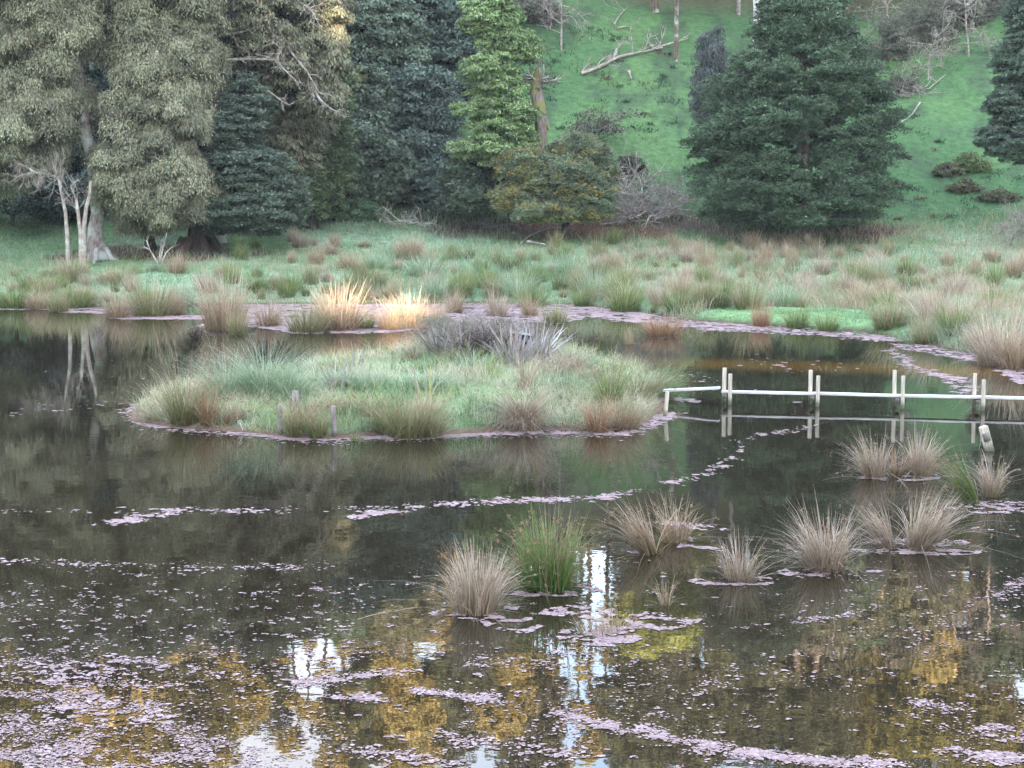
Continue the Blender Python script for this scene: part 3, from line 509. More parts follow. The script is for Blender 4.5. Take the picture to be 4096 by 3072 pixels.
def tree(name, label, cat, base, E, cr, dens, per, style, ls, cols, trunk, bark, group=None, limbs=10, flat=.75, inner=.25, flare=.5, tk=12, limb_list=None, twigs=0):
    """base: world point of the foot; E: ellipsoids in world metres; trunk: list of world points + radii"""
    root = empty(name, base); b = np.array(base); inner_fill = len(E) > 200
    El = [(np.array(c) - b, np.array(r)) for c, r in E] if len(E) < 200 else []; cl = envelope_clumps(El, cr, dens, flat, inner) if El else E
    tp = [(np.array(p) - b) for p in trunk[0]]; zt_ = max(c[0][2] for c in cl); cand = [c[0] for c in cl if c[0][2] > .35 * zt_ and np.hypot(c[0][0], c[0][1]) < 4.5] or [cl[0][0]]; pick = [cand[i] for i in rng.choice(len(cand), min(limbs, len(cand)), replace=False)]
    tm, lm = trunk_mesh('trunk', tp, trunk[1], bark, pick, tk, flare, twigs=twigs); obj('trunk', tm, root)
    if lm: obj('limbs', lm, root)
    if inner_fill: cl = cl + [(c * np.array([.8, .8, 1]) + np.array([0, 0, -.2]), r * 1.15) for c, r in cl[:560] if c[2] > 2.0]
    obj('crown', crown_mesh('crown', cl, per, style, ls, cols), root)
    tag(root, label, cat, group); return root
def EL(px, py, rx, rz, Y, ry=None):                # ellipsoid from its outline at depth Y
    s = FPX / Y; return (WY(px, py, Y), (rx / s, (ry if ry else rx) / s, rz / s))
def foot(px, Y): x = (px - 2048) / FPX * Y; return np.array([x, Y, gh(x, Y) - .05])
def foot_py(px, py): return G(px, py)
OLV = [(.22, .205, .12), (.28, .275, .18), (.16, .17, .10), (.25, .22, .13), (.20, .24, .16)]
OLV2 = [(.17, .165, .10), (.12, .13, .08), (.22, .19, .12), (.14, .16, .09)]
DGR = [(.075, .11, .065), (.055, .09, .05), (.11, .14, .09), (.085, .125, .09)]
CON = [(.06, .11, .055), (.04, .08, .04), (.12, .17, .10), (.08, .12, .065)]
BLU = [(.05, .085, .065), (.07, .11, .085), (.04, .07, .055), (.09, .12, .09)]
LGR = [(.16, .25, .08), (.21, .30, .12), (.12, .19, .065), (.25, .33, .17)]
_g1 = [(.15, .20, .12), (.12, .17, .10), (.19, .23, .14)]; _g2 = [(.20, .22, .10), (.15, .18, .09), (.23, .25, .12), (.15, .18, .09), (.36, .27, .07)]; _g3 = [(.42, .30, .07), (.22, .22, .09), (.26, .24, .09)]
YEL = [_g1] * 7 + [_g2] * 5 + [_g3]
GRY = [(.16, .14, .12), (.13, .12, .09), (.10, .11, .07)]
# --- left: the two weeping olive conifers, the dark spreading one, the tall lichened one and the green column
Y = 88.5; f = foot(395, Y)
tree('weeping_conifer', 'big olive green weeping tree with a lichened pale trunk at the far left', 'tree', f,
     [EL(60, 330, 220, 200, Y), EL(220, 120, 170, 190, Y - .5), EL(-200, 150, 250, 500, Y), EL(200, -150, 260, 260, Y), EL(100, 520, 210, 150, Y - 1), EL(-60, 640, 200, 130, Y), EL(-300, 600, 200, 260, Y), EL(270, 430, 90, 110, Y)],
     .80, .72, 1300, 'droop', (.14, .045), OLV, ([f, f + (.0, 0, 3.5), f + (-.6, 0, 8), f + (-1.5, .3, 14)], [.44, .33, .30, .15]), 'lichen_bark', 'weeping trees at the pond', flat=1.05, limbs=14, flare=.7)
Y = 89.5; f = foot(608, Y + 1.5)
tree('weeping_conifer', 'big olive green weeping tree whose crown hangs nearly to the grass', 'tree', f,
     [EL(600, 130, 180, 200, Y), EL(660, 330, 190, 170, Y - .5), EL(580, -140, 220, 240, Y), EL(760, 60, 120, 330, Y), EL(640, 560, 190, 200, Y - 1.5), EL(510, 690, 140, 150, Y - 2), EL(690, 760, 160, 160, Y - 1.5), EL(800, 560, 80, 140, Y), EL(600, 860, 130, 75, Y), EL(540, 470, 110, 100, Y - 2)],
     .78, .72, 1300, 'droop', (.14, .045), OLV, ([f, f + (-.2, 0, 2.5), f + (.3, -.5, 8), f + (.2, -1, 14)], [.27, .24, .2, .1]), 'dark_bark', 'weeping trees at the pond', flat=1.05, limbs=14, flare=.2)
Y = 90; f = foot(795, Y)
tree('spreading_conifer', 'dark green tree with low layered boughs over a thick split trunk', 'tree', f,
     [EL(960, 720, 220, 130, Y), EL(1020, 850, 190, 90, Y - 1), EL(900, 560, 150, 150, Y), EL(1100, 790, 120, 70, Y - 1), EL(860, 880, 90, 60, Y), EL(950, 420, 120, 120, Y + 1)],
     .5, 1.15, 300, 'fir', (.20, .075), [(.085, .12, .075), (.06, .09, .055), (.13, .16, .12), (.10, .14, .11)], ([f + (0, 0, -.1), f + (.05, 0, 1.8), f + (.6, .2, 4.5), f + (1.2, .3, 8)], [.62, .50, .3, .1]), 'dark_bark', limbs=14, flat=.5, flare=.8)
Y = 93.5; f = foot(868, Y)
tree('tall_conifer', 'tall brownish olive tree with bare lichen hung branches leaning right', 'tree', f,
     [EL(1080, 60, 230, 260, Y), EL(1000, -200, 260, 220, Y), EL(1230, 250, 130, 130, Y - 1), EL(1300, 400, 75, 80, Y - 1), EL(1050, 340, 170, 120, Y + 1), EL(1000, 520, 150, 130, Y + 1.5), EL(1180, 560, 120, 150, Y + 1.5), EL(1300, 60, 80, 120, Y)],
     .62, .85, 420, 'droop', (.20, .075), OLV2, ([f, f + (0, 0, 5), f + (.3, 0, 10), f + (1, 0, 17)], [.5, .42, .3, .12]), 'lichen_bark', limbs=22, flat=.7, flare=.3, twigs=3)
Y = 97; f = foot(1250, Y)
tree('column_conifer', 'mid green bushy tree behind the lichen hung branches', 'tree', f,
     [EL(1280, 520, 110, 190, Y), EL(1230, 740, 130, 130, Y), EL(1300, 330, 80, 150, Y + 1), EL(1340, 640, 60, 130, Y), EL(1100, 700, 110, 130, Y + 1)],
     .5, 1.1, 260, 'fir', (.22, .09), [(.10, .15, .06), (.075, .11, .05), (.13, .17, .08)], ([f, f + (0, 0, 3), f + (.3, 0, 8)], [.25, .2, .08]), 'dark_bark')
# bare lichened boughs of the tall conifer
tb = Tubes(); root = bpy.data.objects['tall_conifer']; fb = np.array(root.location)
for pl in [[(1050, 150), (1150, 190), (1230, 290), (1275, 370)], [(960, 60), (1060, 90), (1130, 190), (1100, 250)], [(900, 240), (1000, 235), (1100, 240), (1190, 330)], [(1180, 0), (1230, 30), (1260, 60)], [(1020, 330), (1080, 370), (1150, 420)], [(880, 140), (960, 130), (1010, 115)], [(1240, 330), (1280, 400), (1330, 440)]]:
    P = np.array([WY(a, b, 91.0 + i * -.25) for i, (a, b) in enumerate(pl)]) - fb; tb.tube(P, np.linspace(.09, .03, len(P)), 5)
    for i in range(len(P) - 1):
        for q in range(5): twig(tb, P[i] + (P[i + 1] - P[i]) * rng.random(), (P[i + 1] - P[i]) + rng.normal(0, .9, 3), rng.uniform(.4, 1.1), .025, 1, .3, .8)
obj('bare_bough', tb.build('bare_bough', M['pale_bark']), root)
# --- dark understorey behind the left trees
for i, (px, py, rx, rz, Y, lab) in enumerate([(60, 760, 150, 90, 97, 'low blue green bush in the shade at the left edge'), (250, 800, 120, 80, 100, 'dark bush in the shade between the pale saplings and trunk'), (-200, 740, 150, 160, 99, 'dark bush outside the left edge of the grass'),
                                              (480, 760, 170, 110, 103, 'dark bush in the gap behind the weeping trees'), (860, 700, 200, 200, 104, 'dark tree filling the gap behind the split trunk')]):
    f = foot(px, Y); tree('understorey_bush', lab, 'bush', f, [EL(px, py, rx, rz, Y), EL(px + 60, py + 40, rx * .7, rz * .7, Y - 1)], .6, .9, 170, 'leaf', (.26, .14), BLU, ([f, f + (0, 0, 1), f + (.3, 0, 2)], [.12, .1, .05]), 'dark_bark', 'bushes in the shade of the left trees', limbs=5, flare=0)
# --- the dark broadleaved wood in the middle: every crown a tree
wood = [(1470, 160, 210, 170, 112, 'dark blue green tree beside the sunlit leaves'), (1720, 60, 190, 170, 118, 'dark broadleaved tree at the top behind the light green tree'), (1440, -180, 260, 220, 122, 'dark broadleaved tree whose crown leaves the top of the photo'),
        (1400, 440, 150, 180, 106, 'dark broadleaved tree next to the green column tree'), (1620, 420, 190, 150, 110, 'dark round tree in the middle of the dark wood'), (1800, 300, 130, 140, 116, 'grey green tree behind the light green tree'),
        (1480, 650, 170, 130, 101, 'low dark tree over the shaded grass gap'), (1700, 650, 170, 110, 104, 'low dark tree with a bare patch beside the light green tree'), (1830, 720, 130, 110, 100, 'dark shrubby tree left of the yellow tinged bush'), (1250, 180, 200, 260, 112, 'dark tree glimpsed behind the tall lichened tree'),
        (800, 300, 260, 260, 108, 'dark tree filling the gap behind the weeping crowns'), (380, 350, 260, 300, 106, 'dark tree deep behind the weeping crowns')]
for i, (px, py, rx, rz, Y, lab) in enumerate(wood):
    f = foot(px, Y + 1); top = WY(px, py, Y)
    tree('broadleaf_tree', lab, 'tree', f, [EL(px, py, rx, rz, Y), EL(px - rx * .55, py + rz * .55, rx * .55, rz * .5, Y - 1.2), EL(px + rx * .55, py + rz * .4, rx * .5, rz * .5, Y - 1), EL(px + rx * .1, py + rz * .9, rx * .7, rz * .4, Y)],
         .75, .95, 210, 'leaf', (.27, .15), BLU if i % 3 else DGR, ([f, (f + top) / 2 + (.3, 0, 0), top], [.25, .2, .1]), 'dark_bark', 'dark broadleaved trees on the left of the hill', limbs=8, flare=.1, flat=.7)
# --- light green tree
Y = 96.5; f = foot(2050, Y)
tree('light_green_tree', 'narrow light green leafy tree standing left of the broken trunk', 'tree', f,
     [EL(1950, 60, 110, 80, Y), EL(2020, 140, 95, 90, Y), EL(1960, 270, 115, 85, Y), EL(2120, 200, 60, 60, Y), EL(1990, 360, 100, 70, Y), EL(1880, 445, 65, 40, Y), EL(2040, 450, 110, 60, Y), EL(1980, 530, 120, 60, Y - .5), EL(1930, 600, 115, 60, Y - 1), EL(2070, 560, 80, 50, Y), EL(1990, -30, 70, 70, Y)],
     .44, .72, 130, 'leaf', (.18, .07), LGR, ([f, f + (-.3, 0, 3), f + (-.6, 0, 7), f + (-1.1, 0, 12.3)], [.16, .13, .1, .04]), 'bark', limbs=16, flat=.6, flare=.1, inner=.35)
# --- broken mossy trunk with a burst top
Y = 97; f = foot(2140, Y); root = empty('broken_tree', f); P = lambda px, py, dy=0: WY(px, py, Y + dy) - f
tb = Tubes(); tb.tube([P(2120, 860), P(2150, 640), P(2168, 560), P(2160, 440), P(2142, 370), P(2150, 300), P(2155, 268)], [.34, .34, .30, .33, .36, .26, .08], 12, .3)
tb.tube([P(2195, 520), P(2180, 470), P(2160, 430)], [.10, .16, .2], 6, .3); tb.tube([P(2080, 660, -.3), P(2110, 620, -.3), P(2150, 560)], [.12, .2, .25], 7, .3)
obj('trunk', tb.build('trunk', M['moss_bark']), root); tb = Tubes()
for i in range(9):
    a = i / 9 * 6.28; d = np.array([math.cos(a), math.sin(a), rng.uniform(-.1, .9)]); twig(tb, P(2150, 330) + d * .2, d, rng.uniform(.7, 1.2), .08, 1, .2, .6)
obj('stub', tb.build('stub', M['dead_wood']), root); tb = Tubes()
for i in range(60): d = unit(rng.normal(0, 1, 3)); d[2] = abs(d[2]) * .5; twig(tb, P(2150 + rng.uniform(-50, 50), 330 + rng.uniform(-40, 60)), d, rng.uniform(.4, .8), .014, 2, .3, .9)
obj('dead_twigs', tb.build('dead_twigs', M['dark_bark']), root)
tag(root, 'broken off mossy tree trunk with a burst of stubs at its top', 'dead tree')
# --- bush with yellow flowers
Y = 94.5; f = foot(2260, Y)
tree('flowering_bush', 'wide olive bush tinged with orange yellow flowers on the slope foot', 'bush', f,
     [EL(2110, 670, 120, 70, Y), EL(2310, 620, 120, 75, Y + 1), EL(2240, 720, 170, 90, Y), EL(2380, 690, 80, 90, Y + .5), EL(2070, 800, 100, 60, Y - .5), EL(2310, 790, 140, 75, Y - .5), EL(2180, 850, 140, 40, Y - 1.2), EL(2350, 850, 90, 35, Y - .8)],
     .40, 1.25, 230, 'fir', (.14, .045), YEL, ([f, f + (0, 0, 1.5), f + (.4, 0, 4)], [.2, .16, .08]), 'dark_bark', limbs=14, flat=.8, flare=.1)
Y = 96; f = foot(1840, Y)
tree('understorey_bush', 'dull green bush left of the flowering bush above bare dead roots', 'bush', f, [EL(1840, 740, 80, 90, Y), EL(1880, 810, 110, 55, Y - .5), EL(1960, 700, 70, 80, Y + 1)], .4, 1.1, 200, 'fir', (.18, .07), [(.10, .14, .09), (.08, .11, .07)], ([f, f + (0, 0, 1.2), f + (.2, 0, 2.4)], [.1, .08, .04]), 'dark_bark', limbs=6, flare=0)
# --- the big conifer on the right
Y = 95; f = foot_py(3215, 962); Y = f[1]; E = []
prof = [(915, 250, 40), (870, 375, 40), (820, 415, 60), (740, 435, 70), (650, 420, 70), (560, 412, 70), (470, 400, 70), (380, 350, 70), (290, 315, 70), (200, 250, 70), (110, 205, 70), (20, 175, 70), (-80, 140, 80), (-180, 90, 80)]
pz = np.array([p[0] for p in prof])[::-1]; pw = np.array([p[1] for p in prof])[::-1]; CL = []; sc_ = FPX / Y
for i in range(1080):
    py = rng.uniform(-190, 905) if rng.random() < .75 else rng.uniform(300, 905); a = rng.uniform(0, 6.28); w = np.interp(py, pz, pw); s_ = .58 * rng.uniform(.6, 1.4)
    q = w * (rng.uniform(.74, 1.0) if rng.random() < .88 else rng.uniform(.45, .75)) * (1 + .2 * (vnoise(a * 2.2 + 7, py / 60., 1.0) - .5) * 2) - s_ * 20
    CL.append((WY(3200 + (500 - py) * .04 + math.cos(a) * q, py, Y) + np.array([0, math.sin(a) * q / sc_, 0]) - f, np.array([s_ * 1.15, s_ * 1.15, s_ * .66])))
t = WY(3210, -150, Y)
tree('broad_conifer', 'huge dense dark green conifer standing alone at the slope foot', 'tree', f, CL, .42, .62, 300, 'fir', (.17, .06), CON, ([f + (0, 0, -.1), f + (0, 0, 1.2), (f + t) / 2, t], [.42, .36, .28, .06]), 'bark', limbs=60, flat=.55, inner=.25, flare=.35)
# --- right edge
Y = 92; f = foot(4180, Y)
tree('edge_conifer', 'grey green conifer cut off by the right edge of the photo', 'tree', f, [EL(4190, 60, 150, 160, Y), EL(4170, 260, 190, 130, Y), EL(4130, 420, 170, 110, Y), EL(4110, 560, 180, 90, Y), EL(4260, 400, 200, 200, Y), EL(4210, -120, 120, 160, Y)],
     .45, 1.1, 230, 'fir', (.18, .06), [(.10, .15, .10), (.08, .12, .08), (.13, .17, .13)], ([f, f + (0, 0, 3), f + (.1, 0, 12)], [.3, .25, .06]), 'bark', limbs=14, flat=.5)
Y = 91; f = foot(4110, Y); root = empty('bare_bush', f); tb = Tubes()
for i in range(70): d = unit(np.array([rng.normal(-.3, .8), rng.normal(0, .7), rng.uniform(.1, 1)])); twig(tb, np.array([rng.uniform(-.8, .8), rng.uniform(-.5, .5), rng.uniform(.6, 1.6)]), d, rng.uniform(.8, 1.7), .022, 2, .25, .6)
obj('branches', tb.build('branches', M['dead_wood']), root); tag(root, 'leafless grey brown bush under the conifer at the right edge', 'bush')
# --- slender dark tree left of the conifer
Y = 103; f = foot(2850, Y)
tree('slender_tree', 'slender dark smoky tree just left of the huge conifer', 'tree', f, [EL(2850, 230, 55, 110, Y), EL(2840, 380, 80, 120, Y), EL(2860, 520, 75, 110, Y)], .4, .9, 150, 'droop', (.2, .05), [(.07, .09, .08), (.10, .11, .10), (.05, .07, .06)], ([f, f + (0, 0, 2), f + (0, 0, 7)], [.12, .1, .03]), 'dark_bark', limbs=10, flat=1.0, inner=.5)
# --- white trunk tree and other trees whose crowns are above the picture
def upper_tree(px, Y, h, r, bark, lab, crownE, style, ls, cols, per=120, cr=.6, lean=0, group='trees standing up the hill', limbs=10, tw=0, dens=.7, name='hill_tree'):
    f = foot(px, Y); s = FPX / Y; E = [(f + (dx, dy, dz), (rx, rx, rz)) for dx, dy, dz, rx, rz in crownE]
    return tree(name, lab, 'tree', f, E, cr, dens, per, style, ls, cols, ([f, f + (lean * .3, 0, h * .33), f + (lean * .7, 0, h * .66), f + (lean, 0, h)], [r, r * .85, r * .6, r * .2]), bark, group, limbs=limbs, flare=0, twigs=tw)
SUN_GOLD = [(.46, .34, .12), (.36, .30, .11), (.54, .41, .18), (.24, .24, .09)]  # gold of the low sun put into the ridge leaf colours
upper_tree(3010, 112, 17, .26, 'white_bark', 'smooth white trunk rising behind the top of the huge conifer', [(.3, 0, 14.5, 3.2, 2.6), (-1.2, 1, 12.5, 2, 1.6)], 'leaf', (.28, .12), OLV, 90)
upper_tree(2695, G(2695, 245)[1], 13, .17, 'bark', 'thin rough trunk on the open grass slope left of the white trunk', [(.2, 0, 11, 3, 2.2), (-1, 0, 9, 1.6, 1)], 'leaf', (.26, .12), [(.30, .34, .09), (.22, .24, .08)], 90)
upper_tree(2612, G(2612, 50)[1], 13, .34, 'bark', 'brown trunk at the top edge of the grass slope with yellow green leaves', [(0, 0, 10, 3.5, 2.5), (1.6, -1, 3.1, 1.8, 1.3), (3.2, -1, 4.4, 1.6, 1.2)], 'leaf', (.26, .12), [(.34, .36, .08), (.24, .26, .08)], 70)
# bare scrubby trees at the upper right
def bare_tree(px, Y, h, r, lab, n=14, leaf=0, mat='dead_wood', group='bare trees on the right of the hill', name='bare_tree', spread=1.0, cols=GRY):
    f = foot(px, Y); root = empty(name, f); tb = Tubes(); P, _ = wander((0, 0, -.1), (rng.uniform(-.2, .2), 0, 1), h, 8, .08); tb.tube(P, np.linspace(r, r * .3, 9), 7)
    tips = []
    for i in range(n):
        j = rng.integers(2, 8); d = np.array([rng.normal(0, 1), rng.normal(0, 1), rng.uniform(-.25, .6)]); Q = twig(tb, P[j], d, h * rng.uniform(.25, .5) * spread, r * .45, 2, .2, .8, 0, 5); tips.append(Q[-1])
    obj('branches', tb.build('branches', M[mat]), root)
    if leaf: obj('crown', crown_mesh('crown', [(q, np.array([.8, .8, .5])) for q in tips for _ in (0, 1)], leaf, 'leaf', (.2, .09), cols), root)
    return tag(root, lab, 'tree', group)
for px, py, w, h, lab in [(3560, 250, 80, 170, 'olive scrubby bush right beside the upper part of the huge conifer'), (3680, 190, 110, 160, 'grey olive scrub bush at the top right of the slope'), (3830, 120, 120, 130, 'grey olive scrub spreading near the top right corner'), (3960, 60, 90, 90, 'sparse scrub in the top right corner'), (3600, 380, 60, 70, 'low olive scrub touching the right side of the huge conifer'), (2120, 90, 110, 90, 'grey brown scrub behind the top of the light green tree')]:
    c = G(px, py); Yc = c[1]; s_ = FPX / Yc; tree('scrub_bush', lab, 'bush', c, [(c + (0, 0, h / s_ * .5), (w / s_, w / s_, h / s_ * .55)), (c + (w / s_ * .7, .5, h / s_ * .3), (w / s_ * .6, w / s_ * .6, h / s_ * .35))], .5, .8, 100, 'leaf', (.13, .06), [(.11, .13, .085), (.15, .14, .11), (.13, .12, .10), (.09, .11, .075)], ([c, c + (0, 0, h / s_ * .3), c + (0, 0, h / s_ * .7)], [.12, .1, .04]), 'bark', 'scrub on the upper right of the slope', limbs=8, flare=0, twigs=5)
for px, py, h, lab in [(3690, 330, 3.4, 'bare grey branched shrub hanging over the right slope'), (3850, 230, 4.2, 'bare grey shrub near the top right corner'), (3540, 150, 5, 'bare forked tree behind the upper right of the huge conifer')]:
    bare_tree(px, G(px, py)[1], h, .07, lab, 18, 14, 'dead_wood', cols=[(.12, .14, .08), (.17, .16, .10)], spread=1.2)
bare_tree(2240, 121, 5, .08, 'little leafless tree on the slope at the top middle', 12)
bare_tree(2140, 124, 6, .1, 'leafless brown tree at the top edge behind the light green tree', 14)
bare_tree(2330, 108, 2.6, .05, 'low dusky bush on the slope right of the broken trunk', 22, 40, 'dark_bark', 'low bushes on the slope', 'slope_bush', 1.6)
# --- the hill above the picture: the pond mirrors it
zone = [('olive', OLV2), ('grey', GRY), ('green', DGR)]
k = 0
for Y0, xs in ((131, np.arange(-26, 46, 6.2)), (139, np.arange(-44, 50, 6.0))):
    for x in xs:
        x = x + rng.uniform(-1.5, 1.5); px = x / Y0 * FPX + 2048; q = k % 3; k += 1
        if 2050 < px < 2900 and Y0 < 135: continue
        if q == 1: bare_tree(px, Y0, rng.uniform(8, 11), .16, 'bare grey tree high on the hill seen mirrored in the pond', 16, 50, group='hillside trees above the picture', name='hillside_tree')
        else: upper_tree(px, Y0 + rng.uniform(-2, 2), rng.uniform(10, 13), .22, 'bark', '%s tree high on the hill seen mirrored in the pond' % zone[q][0], [(0, 0, 7, 3.2, 3.0), (rng.uniform(-1, 1), 0, 4.2, 2.6, 1.8)], 'leaf', (.34, .18), zone[q][1], 120, .8, 0, 'hillside trees above the picture', 6, name='hillside_tree')
protos = []
RCOL = [SUN_GOLD, [(.16, .15, .07), (.11, .12, .05), (.22, .17, .07)], [(.13, .13, .09), (.10, .10, .07)], [(.30, .26, .08), (.16, .16, .06)], [(.10, .12, .06), (.14, .14, .09)]]
for q in range(5):
    protos.append(upper_tree(-1200 - 300 * q, 150, 20, .38, 'bark', 'x', [[(0, 0, 17, 3.4, 3.5), (1.5, 0, 12.5, 2.0, 1.4)], [(0, 0, 15, 3.8, 4.5), (-1.8, 0, 10.5, 1.8, 1.2)], [(0, 0, 18, 2.8, 3.8), (1, 1, 13.5, 2.6, 1.4), (-1, 0, 9, 1.4, 1.0)]][q % 3], 'leaf', (.36, .2), RCOL[q], 85, .8, .5, 'tall trees along the ridge', 8, name='ridge_tree'))
n = 0
for x in np.concatenate([np.arange(-46, 50, 2.6), np.arange(-45, 50, 3.1)]):
    x = x + rng.uniform(-1.2, 1.2); Y = 150 + rng.uniform(-4, 6); px = x / Y * FPX + 2048
    if 1090 < px < 1400 or 2130 < px < 2470: continue
    gp = (300 < px < 2150) or px > 3450
    o = protos[n] if n < 5 else copy_tree(protos[int(rng.choice(5, p=[.4, .15, .18, .15, .12] if gp else [.02, .08, .5, .0, .4]))]); n += 1; o.location = (float(x), float(Y), gh(x, Y) - .1); o.rotation_euler.z = rng.uniform(0, 6.28); s = rng.uniform(.75, 1.08); o.scale = (s, s, s)
    o['label'] = 'tall bare stemmed ridge tree seen mirrored in the pond'

# ------------------------------------------------------------------ understorey along the ridge
k = 0
for px, h in [(1140, 19), (1235, 16), (1300, 20), (1370, 17), (2180, 19), (2245, 21), (2330, 17), (2360, 20), (2440, 18)]:
    upper_tree(px, 149, h, .2, 'dark_bark', 'slim bare stemmed ridge tree seen mirrored against the sky', [(0, 0, h - 1.0, 1.2, 1.2), (.5, 0, h - 4.5, .7, .5), (-.4, 0, h * .55, .5, .4)], 'leaf', (.3, .16), SUN_GOLD, 50, .5, rng.uniform(-.8, .8), 'slim trees along the ridge', 6, name='slim_tree')
for x in np.arange(-48, 52, 3.7):
    x = x + rng.uniform(-1, 1); px = x / 146 * FPX + 2048; k += 1
    if 1130 < px < 1360 or 2170 < px < 2430: continue
    upper_tree(px, 146, rng.uniform(7, 9), .14, 'dark_bark', 'bushy ridge tree seen mirrored in the pond', [(0, 0, rng.uniform(5.5, 7.5), 2.6, 2.8), (1.2, .5, 3, 2.4, 2.2)], 'leaf', (.4, .22), SUN_GOLD if k % 3 == 0 and (300 < px < 2150 or px > 3600) else (OLV2 if k % 3 == 1 and px < 2400 else GRY if k % 2 else DGR), 90, .85, 0, 'bushy trees along the ridge', 4, name='ridge_bush')
# ------------------------------------------------------------------ rush tussocks
PR = {}
def proto(key, *a, **kw): PR[key] = tussock_mesh('blades', *a, **kw)
proto('tan_big', 'tan', 620, 1.0, .36, .42, .014); proto('tan', 'tan', 420, .9, .30, .6, .014); proto('pink', 'pink', 480, .95, .34, .6, .014)
proto('green', 'green', 480, .95, .34, .5, .014); proto('green2', 'dark', 420, .8, .36, .55, .015); proto('mixed', 'mixed', 520, .95, .38, .55, .014)
proto('mixed2', 'mixed', 380, .8, .28, .65, .014, lean=(.15, 0)); proto('blue', 'blue', 620, .85, .5, .65, .013, curve=.35); proto('red', 'red', 420, .8, .32, .5, .013)
proto('pink_fall', 'pink', 420, .9, .3, .75, .014, lean=(-.2, 0), curve=.5); proto('sparse', 'tan', 120, .8, .3, .5, .013)
def tussock(key, p, h, label, group, w=1.0, name='rush_tussock'):
    me, sm = PR[key]; o = bpy.data.objects.new(name, me); COL.objects.link(o); o.location = [float(v) for v in p]
    H = {'blue': .85, 'red': .8, 'green2': .8, 'mixed2': .8, 'sparse': .8}.get(key, .95); o.scale = (h / H * w, h / H * w, h / H * 1.6); o.rotation_euler.z = rng.uniform(0, 6.28)
    return tag(o, label, 'rush tussock', group)
def wt(px, py): p = W(px, py); return np.array([p[0], p[1], max(gh(p[0], p[1]), -.02)])
COLN = {'tan_big': 'tan', 'tan': 'tan', 'pink': 'pinkish tan', 'green': 'green', 'green2': 'dark green', 'mixed': 'green and tan', 'mixed2': 'olive', 'blue': 'bluish green', 'red': 'reddish brown', 'pink_fall': 'collapsed pale', 'sparse': 'thin'}
# named ones on the far water's edge (pixel of foot, height px, width factor)
NB = [('green', 60, 1232, 95, 1.5, 'at the left end of the far waterline'), ('tan', 150, 1236, 80, 1.2, 'second from the left end of the far waterline'), ('mixed', 235, 1246, 80, 1.0, 'standing out on the weed streak at far left'), ('green', 300, 1232, 90, 1.3, 'on the bank below the white trunks'),
      ('tan', 350, 1228, 90, 1.0, 'on the bank right of the green one at far left'), ('tan', 470, 1270, 110, 1.1, 'at the left tip of the floating weed by the far bank'), ('mixed', 610, 1262, 135, 1.35, 'big and bushy on the left far waterline'), ('tan', 700, 1258, 100, 1.0, 'just right of the big bushy one on the left'),
      ('tan_big', 900, 1318, 180, 1.0, 'tall, in front of the pink weed mat'), ('mixed', 950, 1338, 90, .8, 'small, at the foot of the tall one'), ('tan', 1075, 1302, 100, 1.25, 'alone in the middle of the pink weed mat'), ('mixed', 1230, 1328, 110, 1.4, 'olive based, left of the sunlit one'),
      ('tan_big', 1350, 1318, 140, 1.35, 'tall with its tips lit orange by the sun'), ('green', 1450, 1312, 80, 1.3, 'green, right of the tall sunlit one'), ('tan', 1560, 1318, 100, 1.1, 'low and sunlit, on the pink mat behind the island'), ('tan_big', 1640, 1310, 110, 1.3, 'sunlit, straight behind the flax'),
      ('tan', 1730, 1300, 100, 1.1, 'half sunlit, behind the left flax'), ('tan', 1820, 1250, 95, .9, 'thin, at the back of the pink mat'), ('pink', 1990, 1262, 90, 1.0, 'pale, behind the twiggy bush'), ('tan', 2120, 1262, 80, 1.0, 'pale, behind the right end of the twiggy bush'), ('mixed2', 2220, 1290, 75, 1.5, 'low and olive, on the weed right of the twiggy bush'),
      ('green', 2130, 1225, 80, 1.6, 'on the waterline behind the weed'), ('green', 2330, 1225, 80, 1.0, 'single green clump on the weed edge'), ('green', 2500, 1245, 115, 1.2, 'upright, left of the bright grass ledge'), ('red', 2650, 1340, 75, 1.9, 'low and wide, standing in water left of the ledge'),
      ('mixed', 2990, 1262, 110, 1.0, 'on the bright grass ledge'), ('red', 3045, 1305, 90, .8, 'upright at the edge of the bright ledge'), ('green', 3190, 1312, 90, 1.1, 'at the foot of the bright ledge'), ('green', 3310, 1325, 80, 1.1, 'at the right foot of the bright ledge'), ('mixed', 3560, 1330, 110, 1.3, 'at the right end of the bright ledge'),
      ('pink', 3740, 1345, 140, 1.1, 'pale and tall on the right bank'), ('mixed', 3700, 1375, 80, 1.2, 'low on the right waterline'), ('green', 3830, 1372, 130, 1.1, 'green, left of the great tan one at right'), ('pink', 4000, 1458, 200, 1.15, 'great pale one at the right edge'), ('tan_big', 4085, 1475, 150, 1.2, 'cut by the right edge of the photo'), ('tan', 3935, 1410, 120, 1.1, 'behind the great pale one at right')]
taken = []
for key, px, py, hp, w, lab in NB:
    p = wt(px, py); h = hp * 1.05 / (FPX / p[1]); tussock(key, p, h, '%s rush tussock, %s' % (COLN[key], lab), 'rush tussocks on the far bank', w); taken.append((px, py))
tussock('sparse', W(2515, 1376), 75 / 108, 'small straw coloured rush standing alone in the water right of the island', 'rush tussocks on the far bank', .5)
